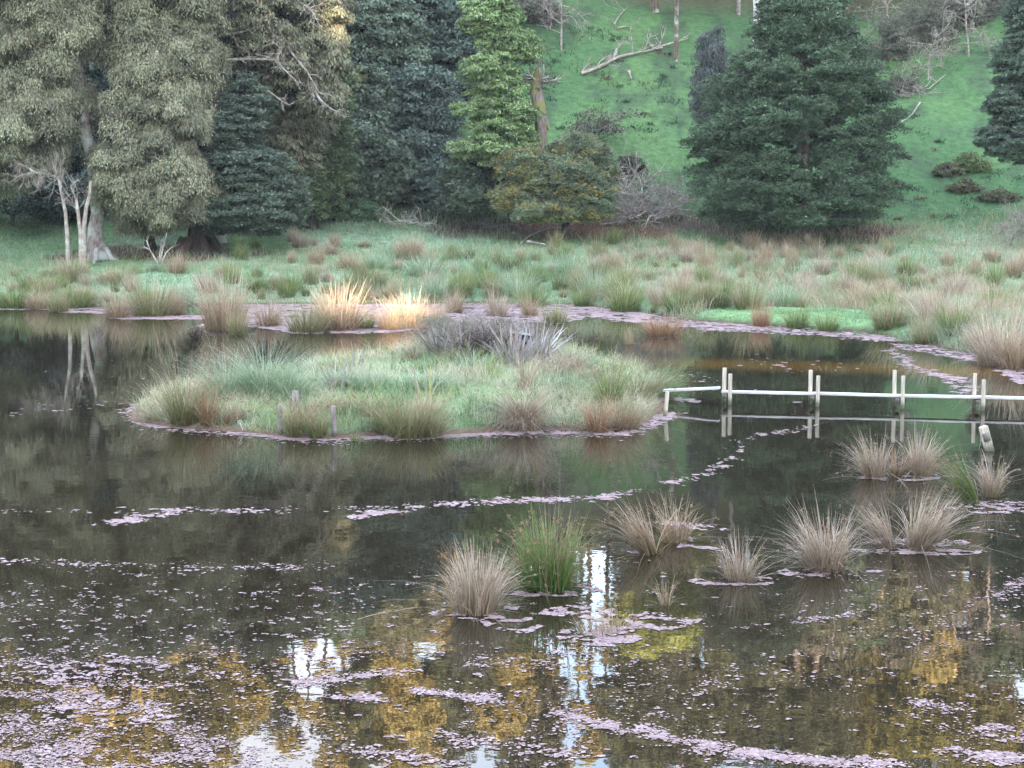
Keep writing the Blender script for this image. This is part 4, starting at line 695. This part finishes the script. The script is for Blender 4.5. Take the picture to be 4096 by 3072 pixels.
# the rest of the marsh
def zone_of(px):
    return 'under the left trees' if px < 900 else 'between the left trees and the brush pile' if px < 1750 else 'below the flowering bush' if px < 2600 else 'below the huge conifer' if px < 3650 else 'at the right side of the marsh'
cnt = 0; tries = 0; pts = []
while cnt < 255 and tries < 9000:
    tries += 1; px = rng.uniform(-60, 4160); py = rng.uniform(965, 1330); u = rng.random()
    y0 = np.interp(px, [0, 700, 1150, 1500, 1900, 2500, 3000, 3500, 4100], [1075, 1075, 960, 985, 1010, 970, 975, 1010, 1050]); 
    if py < y0: continue
    q = G(px, py)
    if sdist(q[0], q[1], POND) > -.5 or q[1] > 97: continue
    dense = .35 if px < 1100 else .6 if px < 2500 else 1.0
    if px < 1700 and 990 < py < 1110: dense *= .5
    if sdist(q[0], q[1], LEDGE) > -.5: continue
    if px > 3650 and py < 1060: dense *= .25
    if rng.random() > dense: continue
    if any(abs(px - a) < 50 and abs(py - b) < 22 for a, b in pts): continue
    pts.append((px, py)); t = fbm(q[0], q[1], 5); tanp = .75 if (px > 2600 and py < 1200) else .35 if px > 2500 else .3
    if 1150 < px < 1750 and py < 1060: tanp = .9
    if 1750 < px < 2500 and py > 1120: tanp = .1
    key = rng.choice(['tan', 'pink', 'pink_fall', 'tan_big']) if rng.random() < tanp else rng.choice(['green', 'green2', 'mixed', 'mixed2', 'green', 'blue'])
    h = rng.uniform(.35, 1.0) * (.75 + .6 * fbm(q[0], q[1], 4)); tussock(str(key), q, h, '%s rush tussock growing %s' % (COLN[str(key)], zone_of(px)), 'rush tussocks on the far bank', rng.uniform(.8, 1.35)); cnt += 1
tussock('tan_big', G(1660, 1035), 1.0, 'tall straw coloured tussock standing alone before the shaded grass gap', 'rush tussocks on the far bank', 1.0)
# ------------------------------------------------------------------ plants on the island
def isl(px, py):
    p = W(px, py)
    q = G(px, py, island_h)
    if sdist(q[0], q[1], ISL) > 0 and q[2] > .01: return q
    if py > 1600: return np.array([p[0], p[1], 0.])
    d = ray(px, 1700); Ys = np.linspace(38, 49, 80); X = d[0] / d[1] * Ys; h = island_h(X, Ys); k = np.argmax((h - CAMZ) / Ys)   # beyond the crest line: stand it on the crest
    return np.array([X[k], Ys[k], h[k]])
def bigtuft(px, py, hp, wp, pal, n, label, lean=(0, 0), curve=.25, spread=.6, wd=.0085, seeds=40, fn=isl, wild=.08, group=None, rbf=.3):
    p = fn(px, py); s = FPX / p[1]; H = hp / s; rb = wp / s * rbf * (.9 if fn is isl else .72); H *= 1.16 if fn is isl else .98; spread *= 1 if fn is isl else .85
    me, sm = tussock_mesh('blades', pal, n, H * 1.28, rb, spread * .62, wd, lean, curve, seeds, wild)
    root = empty('rush_tussock', p); obj('blades', me, root)
    if sm: obj('seed_heads', sm, root)['kind'] = 'stuff'
    return tag(root, label, 'rush tussock', group)
IG = 'tussocks on the island'
bigtuft(640, 1672, 110, 200, 'tan', 240, 'tan tuft arching out over the water at the island left tip', (-.45, 0), .45, .7, group=IG)
bigtuft(740, 1690, 235, 200, 'mixed', 620, 'tall green and tan tuft at the left end of the island', (0, 0), .3, .6, group=IG)
bigtuft(835, 1695, 160, 110, 'red', 320, 'reddish brown tuft right of the tall green one on the island', (.05, 0), .25, .5, group=IG)
bigtuft(920, 1690, 110, 130, 'tan', 260, 'low tan tuft leaning right on the front left of the island', (.35, 0), .45, .7, group=IG)
bigtuft(900, 1590, 200, 190, 'blue', 520, 'bluish green tuft behind the tall green one on the island', (-.1, 0), .5, .7, group=IG)
bigtuft(1060, 1580, 220, 260, 'blue', 900, 'widest bluish green clump at the back left of the island', (0, 0), .5, .75, group=IG)
bigtuft(1170, 1590, 170, 200, 'blue', 500, 'bluish green clump directly left of the island posts', (.1, 0), .5, .75, group=IG)
bigtuft(1180, 1740, 130, 110, 'mixed', 320, 'olive tuft just right of the left island post', (0, 0), .3, .5, group=IG)
bigtuft(1270, 1745, 120, 120, 'mixed', 340, 'olive tuft just left of the right island post', (0, 0), .3, .5, group=IG)
bigtuft(1210, 1700, 150, 160, 'tan', 260, 'straw tuft between the two front island posts', (0, 0), .4, .7, group=IG)
bigtuft(1425, 1762, 40, 70, 'green', 160, 'tiny bright green tuft at the water right of the island posts', (0, 0), .4, .8, seeds=0, group=IG)
bigtuft(1560, 1728, 160, 200, 'mixed', 460, 'olive tuft left of the broad one at the island front', (-.1, 0), .35, .6, group=IG)
bigtuft(1640, 1748, 165, 280, 'mixed', 1000, 'broad olive and tan tuft at the middle of the island front', (0, 0), .25, .55, group=IG)
bigtuft(1720, 1746, 150, 160, 'mixed', 420, 'olive tuft forming the right part of the broad front clump', (.1, 0), .25, .55, group=IG)
bigtuft(2090, 1705, 250, 190, 'pink', 640, 'tall straw tuft with a weeping skirt at the island front', (0, 0), .75, .45, group=IG, rbf=.22)
bigtuft(2090, 1712, 130, 250, 'pink', 600, 'drooping straw skirt round the foot of the tall weeping tuft', (0, 0), .9, .7, seeds=0, group=IG)
bigtuft(2100, 1560, 190, 110, 'pink', 180, 'thin upright straw stems behind the weeping tuft', (0, 0), .3, .4, group=IG)
bigtuft(2390, 1728, 140, 130, 'red', 460, 'reddish brown tuft at the right front of the island', (0, 0), .25, .5, group=IG)
bigtuft(2500, 1715, 150, 170, 'tan', 460, 'tan tuft at the right front corner of the island', (.1, 0), .35, .6, group=IG)
bigtuft(2440, 1640, 210, 150, 'green', 500, 'tall green tuft behind the reddish one on the island', (0, 0), .35, .55, group=IG)
bigtuft(2560, 1600, 170, 180, 'mixed', 460, 'green and tan tuft at the right side of the island', (.1, 0), .5, .65, group=IG)
bigtuft(2650, 1590, 140, 150, 'green', 320, 'green tuft leaning over the water by the walkway end', (.25, 0), .4, .6, group=IG)
bigtuft(2290, 1490, 130, 150, 'pink', 340, 'whitish straw tuft at the back right of the island', (0, 0), .35, .6, group=IG)
bigtuft(2210, 1500, 110, 150, 'pink', 260, 'pale straw tuft between flax and whitish tuft', (0, 0), .45, .6, group=IG)
bigtuft(2350, 1530, 100, 170, 'tan', 300, 'low pale tuft on the right shoulder of the island', (0, 0), .6, .8, group=IG)
bigtuft(2440, 1500, 110, 150, 'mixed', 260, 'loose pale green tuft at the far right of the island', (0, 0), .6, .8, group=IG)
bigtuft(1650, 1440, 90, 120, 'pink', 260, 'pale tuft left of the flax on the island', (-.1, 0), .5, .7, group=IG)
bigtuft(1340, 1640, 90, 160, 'tan', 240, 'low straw tuft on the island behind the right post', (0, 0), .6, .8, group=IG)
bigtuft(1480, 1660, 110, 160, 'mixed', 300, 'loose olive tuft left of the broad front clump', (0, 0), .6, .8, group=IG)
# loose long grass tufts all over the mound
for q in range(64):
    x, y = rng.uniform(-10.5, 4.2), rng.uniform(36, 49)
    if sdist(x, y, ISL) < .35: continue
    key = str(rng.choice(['blue', 'pink_fall', 'mixed2', 'pink', 'green', 'blue'])); pale = key in ('pink_fall', 'pink')
    tussock(key, (x, y, ih(x, y)), rng.uniform(.22, .42), 'loose straw coloured grass tuft on the island mound' if pale else 'loose green grass tuft on the island mound', 'loose grass tufts on the island', rng.uniform(1.5, 2.3), 'grass_tuft')['category'] = 'grass tuft'
# flax
def flax(px, py, hp, n, spread, label, cols, wd=.05, lean=(0, 0)):
    p = isl(px, py); s = FPX / p[1]; H = hp / s * 1.45; root = empty('flax_plant', p); a = rng.uniform(0, 6.28, n); rr = np.sqrt(rng.random(n)) * H * .22
    base = np.stack([np.cos(a) * rr, np.sin(a) * rr, np.full(n, -.04)], -1); az = a + rng.normal(0, .5, n); ln = np.clip(rng.uniform(.02, spread, n), 0, .8)
    dx = np.cos(az) * ln + lean[0]; dy = np.sin(az) * ln + lean[1]; k = rng.integers(0, len(cols), n); c = np.array(cols)[k] * rng.uniform(.75, 1.25, (n, 1))
    V, F, C, _ = blades(base, H * rng.uniform(.6, 1.1, n), np.full(n, wd) * rng.uniform(.6, 1.2, n), np.arctan2(dy, dx), np.hypot(dx, dy), np.abs(rng.normal(.08, .18, n)), c * .9, c * 1.1, 5, az_side=np.pi / 2 + rng.normal(-1.57, .7, n))
    obj('leaves', mesh_np('leaves', V, F, M['flax'], C), root); return tag(root, label, 'flax', 'flax plants on the island')
FX = [(.26, .22, .23), (.36, .33, .35), (.20, .20, .16), (.34, .28, .25)]
flax(1760, 1430, 120, 70, .8, 'left clump of grey purple flax leaves on top of the island', FX)
flax(1860, 1440, 105, 40, .8, 'thin grey flax in front of the twiggy bush with one yellowed leaf', FX + [(.45, .40, .10)])
flax(2050, 1460, 135, 80, .75, 'biggest grey flax with long upright leaves on top of the island', FX)
flax(2150, 1440, 130, 80, .9, 'right clump of grey flax whose leaf tips bend over', FX + [(.5, .48, .48)])
flax(1960, 1430, 100, 50, .9, 'flax at the back of the island half hidden by the biggest one', FX)
flax(1420, 1490, 115, 9, .35, 'few upright flax leaves at the back left of the island', FX, .045)
flax(1350, 1560, 110, 9, .6, 'spindly pinkish flax on the island left of the grass mound', FX, .04)
flax(1700, 1610, 120, 10, .3, 'young upright flax on the grass mound behind the broad tuft', [(.25, .26, .16), (.30, .27, .22), (.44, .42, .12)], .045)
flax(1180, 1625, 60, 6, .4, 'few dark flax leaves beside the thick island post', [(.14, .12, .13)], .05)
# twiggy dead bush
def twig_bush(px, py, w, h, n, lab, mat, dy=0, leaf=0, cols=GRY):
    p = isl(px, py); s = FPX / p[1]; root = empty('twiggy_bush', p); tb = Tubes(); W_, H_ = w / s, h / s * 1.35
    for i in range(n):
        b = np.array([rng.normal(0, W_ * .22), rng.normal(0, W_ * .2), 0]); d = np.array([b[0] / W_ * 1.6 + rng.normal(0, .35), rng.normal(0, .4), 1.0]); twig(tb, b, d, H_ * rng.uniform(.6, 1.0), .008, 2, .22, .7, 0, 5)
    obj('branches', tb.build('branches', M[mat]), root)
    if leaf: obj('foliage', crown_mesh('foliage', [(np.array([rng.normal(0, W_ * .3), rng.normal(0, W_ * .25), H_ * rng.uniform(.35, .85)]), np.array([.22, .22, .13])) for _ in range(50)], leaf, 'leaf', (.05, .012), cols), root)
    return tag(root, lab, 'bush', 'dead bushes on the island')
twig_bush(1900, 1425, 260, 130, 60, 'soft grey green twiggy bush at the back of the flax', 'dead_wood', leaf=110, cols=[(.20, .19, .14), (.16, .17, .11), (.26, .24, .19)])
twig_bush(1780, 1405, 200, 110, 50, 'soft olive grey bush left of the twiggy one on the island', 'dead_wood', leaf=110, cols=[(.20, .20, .13), (.15, .16, .10)])
twig_bush(1960, 1440, 220, 110, 90, 'purple brown tangle of dead twigs between the flax clumps', 'dark_bark', leaf=60, cols=[(.26, .20, .19), (.34, .28, .27)])
twig_bush(2080, 1400, 180, 100, 40, 'dark twiggy scrub behind the biggest flax', 'dead_wood', leaf=60, cols=[(.24, .20, .18), (.18, .17, .14)])
def box_mesh(name, sx, sy, sz, mat, bev=.006, taper=0, z0=0, jit=0):
    x, y = sx / 2, sy / 2; bm = bmesh.new(); bmesh.ops.create_cube(bm, size=1)
    for v in bm.verts: v.co = Vector((v.co.x * sx * (1 - taper * (v.co.z + .5)), v.co.y * sy, (v.co.z + .5) * sz + z0))
    if bev: bmesh.ops.bevel(bm, geom=list(bm.edges), offset=bev, segments=2, affect='EDGES')
    me = bpy.data.meshes.new(name); bm.to_mesh(me); bm.free(); me.materials.append(M[mat]); return me
p = isl(2085, 1440); root = empty('nest_box', p + np.array([0, .3, .35]))
b = obj('box', box_mesh('box', .46, .34, .26, 'box', .012), root); r = obj('lid', box_mesh('lid', .52, .40, .03, 'pale_bark', .006), root, (0, 0, .263)); r.rotation_euler.y = .12
obj('post', box_mesh('post', .07, .07, .5, 'oldpost', .006, z0=-.5), root)
tag(root, 'small black box with a pale lid half hidden behind the flax', 'box')
# ------------------------------------------------------------------ posts, stake
def round_post(name, p, h, r, mat, label, group, lean=(0, 0)):
    tb = Tubes(); d = np.array([lean[0], lean[1], 1.0]); P = [np.array([0, 0, -.5]) + d * 0, np.array([0, 0, 0.]), d * h * .5, d * h * .97, d * h]; tb.tube(P, [r * 1.05, r, r * 1.02, r * .97, r * .72], 14, .08)
    o = obj(name, tb.build(name, M[mat]), None, p); return tag(o, label, 'post', group)
for px, py, hp, w, lab in [(1121, 1737, 118, 20, 'old grey post at the left of the tuft on the island front'), (1337, 1745, 122, 20, 'old grey post standing in the weed right of the olive tufts'), (1185, 1640, 78, 28, 'thick dark post behind the two front island posts')]:
    p = isl(px, py); s = FPX / p[1]; round_post('wooden_post', p, hp / s, w / s / 2, 'oldpost', lab, 'old posts on the island', (rng.uniform(-.03, .03), .02))
p = W(972, 1728); s = FPX / p[1]; tb = Tubes(); h = 45 / s; tb.tube([(0, 0, -.3), (0, 0, 0), (-.02, 0, h * .4), (-.055, 0, h * .82)], .006, 8)
ring = [(-.055 + math.sin(a) * .028 - .005, 0, h * .82 + .028 - math.cos(a) * .028) for a in np.linspace(0, 6.1, 14)]; tb.tube(ring, .006, 6)
tag(obj('stake', tb.build('stake', M['white_metal']), None, p), 'thin white rod with a looped top leaning in the water by the island', 'stake')
p = W(2034, 1335 + 0) if False else None
# ------------------------------------------------------------------ plank walkway across the pond on paired posts
PY = [(2910, 1608), (3255, 1612), (3590, 1618), (3900, 1622)]
zt = .30
def wpt(px, py): return W(px, py, zt)
front = [wpt(x, y) for x, y in [(2880, 1562), (4130, 1590)]]
dirv = unit(front[1] - front[0]); dirv[2] = 0; dirv = unit(dirv); perp = np.array([-dirv[1], dirv[0], 0]); ang = math.atan2(dirv[1], dirv[0])
root = empty('plank_walkway', front[0] * np.array([1, 1, 0])); walk = root; root.rotation_euler.z = ang
tag(root, 'narrow bleached plank walkway on paired square posts across the pond', 'walkway')
def loc(w): d = w - np.array(root.location); return np.array([d @ dirv, d @ perp, w[2]])
jx = [loc(wpt(x, 1575))[0] for x, _ in [(2880, 0), (3255, 0), (3590, 0), (3900, 0)]] + [loc(wpt(3900, 1575))[0] + 2.0, loc(wpt(3900, 1575))[0] + 4.0]
for i in range(5):
    L = jx[i + 1] - jx[i] + .03; me = box_mesh('plank', L, .26, .05, 'plank', .006); o = obj('plank', me, root, ((jx[i] + jx[i + 1]) / 2, .02 * (i % 2), zt - .05 + .001 * i)); o.rotation_euler.y = [.0, .006, -.004, .003, 0][i]
xs = []
for i, (px, py) in enumerate([(2892, 1602), (3240, 1604), (3573, 1604), (3883, 1604)]):
    pf = W(px + 32, py + 8); x0 = loc(pf * np.array([1, 1, 0]))[0]; s = FPX / pf[1]; hb, hf = [(135, 128), (133, 128), (140, 135), (133, 126)][i]
    me = box_mesh('post', .088, .085, hf / s * .96 + .8, 'post', .008, z0=-.8); o = obj('post', me, root, (x0, -.19, 0)); o.rotation_euler = (rng.uniform(-.015, .015), rng.uniform(-.015, .015), rng.uniform(-.1, .1))
    me = box_mesh('post', .088, .085, hb / s * .96 + .86, 'post', .008, z0=-.8); o = obj('post', me, root, (x0 - 30 / s, .21, 0)); o.rotation_euler = (rng.uniform(-.015, .015), rng.uniform(-.015, .015), rng.uniform(-.1, .1))
    me = box_mesh('bearer', .09, .62, .08, 'oldpost', .006); obj('bearer', me, root, (x0 - .12, .0, zt - .135 - .02))
# sloping end plank with its post
a, b = W(2655, 1566, .26), W(2880, 1556, .36); root2 = empty('ramp_plank', (a + b) / 2); d = b - a
o = obj('plank', box_mesh('plank', np.linalg.norm(d), .24, .05, 'plank', .006), root2); o.rotation_euler = (0, -math.atan2(d[2], np.hypot(d[0], d[1])), math.atan2(d[1], d[0]))
tag(root2, 'loose sloping plank between the island and the walkway', 'plank')
p = W(2660, 1665); s = FPX / p[1]; round_post('wooden_post', p, 100 / s, .045, 'post', 'slim leaning post under the island end of the sloping plank', 'posts in the pond', (.09, 0))
# broken leaning post
p = W(3958, 1803); s = FPX / p[1]; root3 = empty('broken_post', p); root3.rotation_euler = (0, -.30, .2)
me = box_mesh('post', .16, .13, 105 / s + .5, 'post', .01, taper=.06, z0=-.5); obj('post', me, root3)
me = box_mesh('cleat', .13, .05, .16, 'oldpost', .006); obj('cleat', me, root3, (-.03, -.093, .22))
tb = Tubes(); tb.tube([(-.08, -.08, .40), (-.17, -.08, .24), (-.30, -.05, -.02)], .006, 6); obj('wire', tb.build('wire', M['oldpost']), root3)
tag(root3, 'short broken post leaning left in the water with a wire stay', 'post')
# ------------------------------------------------------------------ tufts standing in the near water
FG = 'rush tufts standing in the near water'; wf = lambda px, py: W(px, py)
bigtuft(1905, 2445, 262, 270, 'pink', 648, 'dense round tan tuft, leftmost of those in the near water', (0, 0), .16, .42, .0105, 60, wf, .05, FG, .42)
bigtuft(2195, 2352, 300, 330, 'green', 828, 'tallest tuft, green stemmed with brown seed heads, in the near water', (0, 0), .14, .42, .0105, 240, wf, .05, FG, .40)
bigtuft(2600, 2215, 230, 130, 'tan', 302, 'tan tuft leaning left behind the tall green one', (-.35, 0), .14, .35, .0105, 60, wf, .04, FG, .34)
bigtuft(2700, 2165, 190, 170, 'tan', 216, 'thin tan tuft standing behind the left leaning one', (0, 0), .2, .4, .0105, 40, wf, .06, FG, .4)
bigtuft(2385, 2535, 130, 170, 'tan', 122, 'low sparse tuft in the pale weed raft', (-.1, 0), .3, .5, .007, 10, wf, .12, FG, .5)
bigtuft(2470, 2510, 90, 160, 'tan', 79, 'sparse straws at the right of the weed raft', (0, 0), .3, .5, .007, 5, wf, .12, FG, .5)
bigtuft(2660, 2420, 130, 70, 'tan', 64, 'wispy upright straws right of the weed raft', (0, 0), .2, .4, .007, 8, wf, .08, FG, .4)
bigtuft(2960, 2318, 190, 190, 'pink', 230, 'thin pale tuft alone between the tall green and the broad tan ones', (0, 0), .2, .45, .010, 30, wf, .06, FG, .38)
bigtuft(3300, 2278, 255, 280, 'pink', 648, 'broad spiky tan tuft with stems splayed to the left', (-.06, 0), .25, .65, .0105, 50, wf, .12, FG, .33)
bigtuft(3555, 2192, 225, 110, 'pink', 244, 'whitish tuft leaning left next to the broad spiky one', (-.32, 0), .16, .4, .0105, 20, wf, .06, FG, .34)
bigtuft(3675, 2200, 255, 190, 'pink', 518, 'tall pale tuft leaning right, right of the whitish one', (.22, 0), .2, .55, .0105, 40, wf, .08, FG, .3)
bigtuft(3495, 1908, 185, 160, 'pink', 374, 'left one of the joined tan tufts below the walkway', (-.08, 0), .2, .5, .011, 60, wf, .1, FG, .36)
bigtuft(3680, 1905, 185, 150, 'pink', 374, 'right one of the joined tan tufts below the walkway', (.08, 0), .2, .45, .011, 60, wf, .06, FG, .36)
bigtuft(3585, 1900, 120, 110, 'tan', 144, 'short tan tuft filling the gap of the joined pair', (0, 0), .2, .4, .011, 20, wf, .06, FG, .4)
bigtuft(3895, 2015, 235, 110, 'green', 273, 'green based tuft leaning far left near the broken post', (-.42, 0), .14, .35, .011, 70, wf, .06, FG, .35)
bigtuft(3965, 1985, 170, 110, 'pink', 230, 'upright tan tuft in front of the broken post', (0, 0), .18, .45, .011, 40, wf, .06, FG, .34)
bigtuft(3900, 2188, 40, 150, 'tan', 43, 'few low straws over the weed at the right', (.5, 0), .3, .5, .010, 0, wf, .3, FG, .4)
# ------------------------------------------------------------------ dead saplings, brush, logs
def tubes_obj(name, tb, mat, loc_, label, cat, group=None):
    return tag(obj(name, tb.build(name, M[mat]), None, loc_), label, cat, group)
Y = 85.5
def sapling(pl, r, tw, label, extra=()):
    f = foot(pl[0][0], Y); root = empty('dead_sapling', f); tb = Tubes(); P = np.array([WY(a, b, Y) for a, b in pl]) - f; P[0][2] = -.1; tb.tube(P, np.linspace(r, r * .5, len(P)), 8, .1)
    obj('trunk', tb.build('trunk', M['pale_bark']), root); tb = Tubes()
    for q in extra:
        Q = np.array([WY(a, b, Y + .2) for a, b in q]) - f; tb.tube(Q, np.linspace(.06, .025, len(Q)), 6)
        for i in range(tw): j = rng.integers(max(len(Q) - 3, 0), len(Q) - 1) if i % 3 else 0; twig(tb, Q[j] + (Q[j + 1] - Q[j]) * rng.random(), (Q[j + 1] - Q[j]) * .6 + rng.normal(0, .5, 3), rng.uniform(.4, .95), .022, 2, .25, .8, 0, 4)
    for i in range(tw): j = len(P) - 2; twig(tb, P[j] + (P[j + 1] - P[j]) * rng.random(), np.array([rng.normal(0, .5), rng.normal(0, .4), 1.0]), rng.uniform(.6, 1.5), .02, 2, .12, .4, .05, 4)
    if tb.n: obj('branches', tb.build('branches', M['pale_bark']), root)
    return tag(root, label, 'dead tree', 'dead saplings on the left bank')
sapling([(272, 1030), (268, 930), (262, 850), (248, 780), (232, 710)], .12, 14, 'slim pale dead sapling with a twiggy arm reaching left', [[(232, 712), (190, 698), (140, 690), (85, 700), (40, 730)], [(140, 690), (100, 665), (60, 640)], [(190, 698), (160, 715), (145, 750)]])
sapling([(325, 1030), (322, 930), (312, 850), (305, 800)], .13, 6, 'forked pale dead sapling, left stem of the close pair', [[(305, 800), (290, 765), (280, 740)]])
sapling([(332, 1022), (336, 900), (345, 830), (358, 780), (362, 725)], .13, 0, 'smooth pale dead sapling, right stem of the close pair by the big trunk')
Y = 84; f = foot(640, Y); root = empty('dead_shrub', f); tb = Tubes()
for q in [[(632, 1055), (600, 1000), (585, 960)], [(640, 1055), (650, 1000), (668, 930)], [(645, 1055), (665, 1010), (690, 985)], [(638, 1055), (640, 1010), (645, 975)], [(600, 1000), (575, 985)]]:
    Q = np.array([WY(a, b, Y) for a, b in q]) - f; tb.tube(Q, np.linspace(.045, .015, len(Q)), 6); twig(tb, Q[-2], Q[-1] - Q[-2], .7, .015, 1, .2, .6)
obj('stems', tb.build('stems', M['pale_bark']), root); tag(root, 'little dead shrub of bare pale stems before the red earth', 'dead tree')
def log(pl, r, label, mat='dead_wood', tw=0, group='fallen branches on the hill', name='fallen_branch', lift=.1):
    P = np.array([G(a, b) + np.array([0, 0, lift + r]) for a, b in pl]); c = P[0].copy(); tb = Tubes(); t = np.linspace(0, 1, len(P)); n = max(5, len(P) * 2); PP = np.stack([np.interp(np.linspace(0, 1, n), t, P[:, i]) for i in range(3)], -1) - c
    tb.tube(PP, np.linspace(r, r * .4, n), 8, .15)
    for i in range(tw): j = rng.integers(0, n - 1); twig(tb, PP[j], (PP[-1] - PP[0]) * .3 / (np.linalg.norm(PP[-1] - PP[0]) + .01) + np.array([rng.normal(0, .6), rng.normal(0, .6), rng.uniform(.1, 1.0)]), rng.uniform(.8, 2.2), r * .4, 2, .2, .6, 0, 3)
    return tubes_obj(name, tb, mat, c, label, 'branch', group)
log([(2325, 308), (2400, 285), (2470, 245), (2560, 225), (2650, 205)], .14, 'long pale fallen tree lying on the open slope', 'pale_bark', 12, name='fallen_tree')
log([(2610, 205), (2750, 165)], .08, 'short pale limb at the upper end of the long fallen tree', 'pale_bark', 1)
log([(2470, 125), (2500, 118), (2530, 124)], .08, 'small forked pale branch above the long fallen tree', 'pale_bark', 2)
log([(2455, 110), (2480, 70), (2510, 40)], .06, 'thin branch leaning up towards the top edge above the fallen tree', 'dead_wood', 2)
log([(2515, 300), (2525, 330)], .09, 'short broken yellowish stick below the long fallen tree', 'pale_bark', 1)
log([(2200, 130), (2210, 60), (2250, 20)], .06, 'thin arched dead limb at the top middle of the slope', 'dead_wood', 4)
log([(2080, 985), (2130, 945), (2200, 920), (2290, 922)], .06, 'arching pale bare branch in front of the brush pile', 'pale_bark', 1, 'dead branches at the brush pile', lift=.05)
log([(2110, 980), (2180, 992)], .08, 'short pale log lying on the grass before the brush pile', 'pale_bark', 0, 'dead branches at the brush pile')
log([(2400, 910), (2560, 895), (2650, 905)], .05, 'long thin fallen branch right of the flowering bush', 'dead_wood', 8, 'dead branches at the brush pile')
log([(2450, 720), (2600, 760), (2760, 800)], .06, 'thin grey fallen bough pointing at the huge conifer', 'dead_wood', 14, 'dead branches at the brush pile')
log([(2480, 660), (2460, 720), (2500, 760)], .06, 'forked grey limb beside the dark hole in the slope', 'dead_wood', 8, 'dead branches at the brush pile')
log([(3680, 420), (3640, 480), (3560, 520)], .05, 'thin pale curved branch on the slope right of the conifer', 'pale_bark', 2)
log([(3640, 330), (3700, 380), (3780, 310)], .06, 'forked white branch hanging over the right slope', 'pale_bark', 4)
log([(1480, 700 + 280), (1500, 975)], .05, 'dark scrap of branch on the grass', 'dead_wood', 0) if False else None
def brush(px, py, w, n, lab, mat='dead_wood', h=1.2, r=.02, lean=(0, 0)):
    c = G(px, py); s = FPX / c[1]; tb = Tubes()
    for i in range(n): b = np.array([rng.normal(0, w / s * .35), rng.normal(0, .6), rng.uniform(0, .25)]); twig(tb, b, np.array([rng.normal(lean[0], .8), rng.normal(0, .6), rng.uniform(-.1, .8)]), rng.uniform(.6, 1.3) * h, r, 2, .25, .7, 0, 3)
    return tubes_obj('brush_pile', tb, mat, c, lab, 'brush pile', 'brush piles')
brush(1640, 905, 150, 26, 'pale clawed roots and dead boughs under the dull green bush', 'pale_bark', 1.3, .035)
brush(2000, 915, 200, 60, 'tangle of brown twigs below the left of the flowering bush', 'dead_wood', 1.0)
brush(2260, 905, 240, 70, 'tangle of brown twigs below the right of the flowering bush', 'dead_wood', 1.0)
brush(2520, 850, 260, 110, 'wide grey brush heap between flowering bush and conifer', 'pale_bark', 1.5)
brush(2590, 880, 230, 26, 'pale sticks strewn below the grey brush heap', 'pale_bark', 2.3, .055)
brush(2480, 790, 170, 24, 'pale grey dead boughs against the right side of the flowering bush', 'pale_bark', 2.4, .055)
brush(2650, 820, 160, 50, 'thin grey brush at the left foot of the huge conifer', 'dead_wood', 1.3)
brush(2440, 730, 120, 34, 'dark clotted brush on the slope right of the flowering bush', 'dark_bark', 1.2)
brush(3660, 390, 120, 30, 'grey twig heap by the upper right side of the conifer', 'dead_wood', 1.2)
for px, py, w, h, cols, lab in [(3790, 700, 42, 32, [(.12, .10, .06), (.09, .11, .05)], 'small brownish bush on the right slope'), (3880, 680, 60, 45, [(.14, .20, .06), (.10, .14, .05)], 'small yellow green bush on the right slope'), (3855, 765, 50, 28, [(.10, .12, .05), (.14, .11, .07)], 'low dark bush below the other two on the right slope'), (1420, 870, 90, 50, [(.10, .18, .09), (.07, .12, .06)], 'low bright green bush before the dark wood'),
                                (1330, 860, 60, 45, [(.08, .12, .07), (.06, .1, .05)], 'low dark green bush beside the bright green one'), (3990, 800, 60, 25, [(.10, .09, .05), (.12, .14, .07)], 'brown ragged bush near the right edge of the slope'), (2520, 690, 45, 45, [(.05, .07, .04)], 'dark bush right of the flowering bush')]:
    c = G(px, py); s = FPX / c[1]; tree('slope_bush', lab, 'bush', c, [((c[0], c[1], c[2] + h / s * .5), (w / s, w / s, h / s * .9)), ((c[0] + w / s * .8, c[1], c[2] + h / s * .3), (w / s * .6, w / s * .6, h / s * .5)), ((c[0] - w / s * .7, c[1] - .3, c[2] + h / s * .2), (w / s * .7, w / s * .5, h / s * .45))], .26, .7, 70, 'leaf', (.14, .05), cols, ([c, c + (0, 0, .4), c + (.1, 0, .8)], [.06, .05, .02]), 'dark_bark', 'low bushes on the slope', limbs=4, flare=0, tk=6)
# ------------------------------------------------------------------ thin evening haze over the valley
hm = bpy.data.materials.new('haze'); hm.use_nodes = True; hn = hm.node_tree; hn.nodes.remove(hn.nodes['Principled BSDF'])
pv = hn.nodes.new('ShaderNodeVolumePrincipled'); pv.inputs['Density'].default_value = .0002; pv.inputs['Color'].default_value = (.90, .94, 1, 1)
hn.links.new(pv.outputs[0], hn.nodes['Material Output'].inputs['Volume'])
bm = bmesh.new(); bmesh.ops.create_cube(bm, size=1)
for v in bm.verts: v.co = Vector((v.co.x * 420, 55 + v.co.y * 520, 33 + v.co.z * 82))
me = bpy.data.meshes.new('haze'); bm.to_mesh(me); bm.free(); me.materials.append(hm); tag(obj('haze', me), kind='stuff')
#END
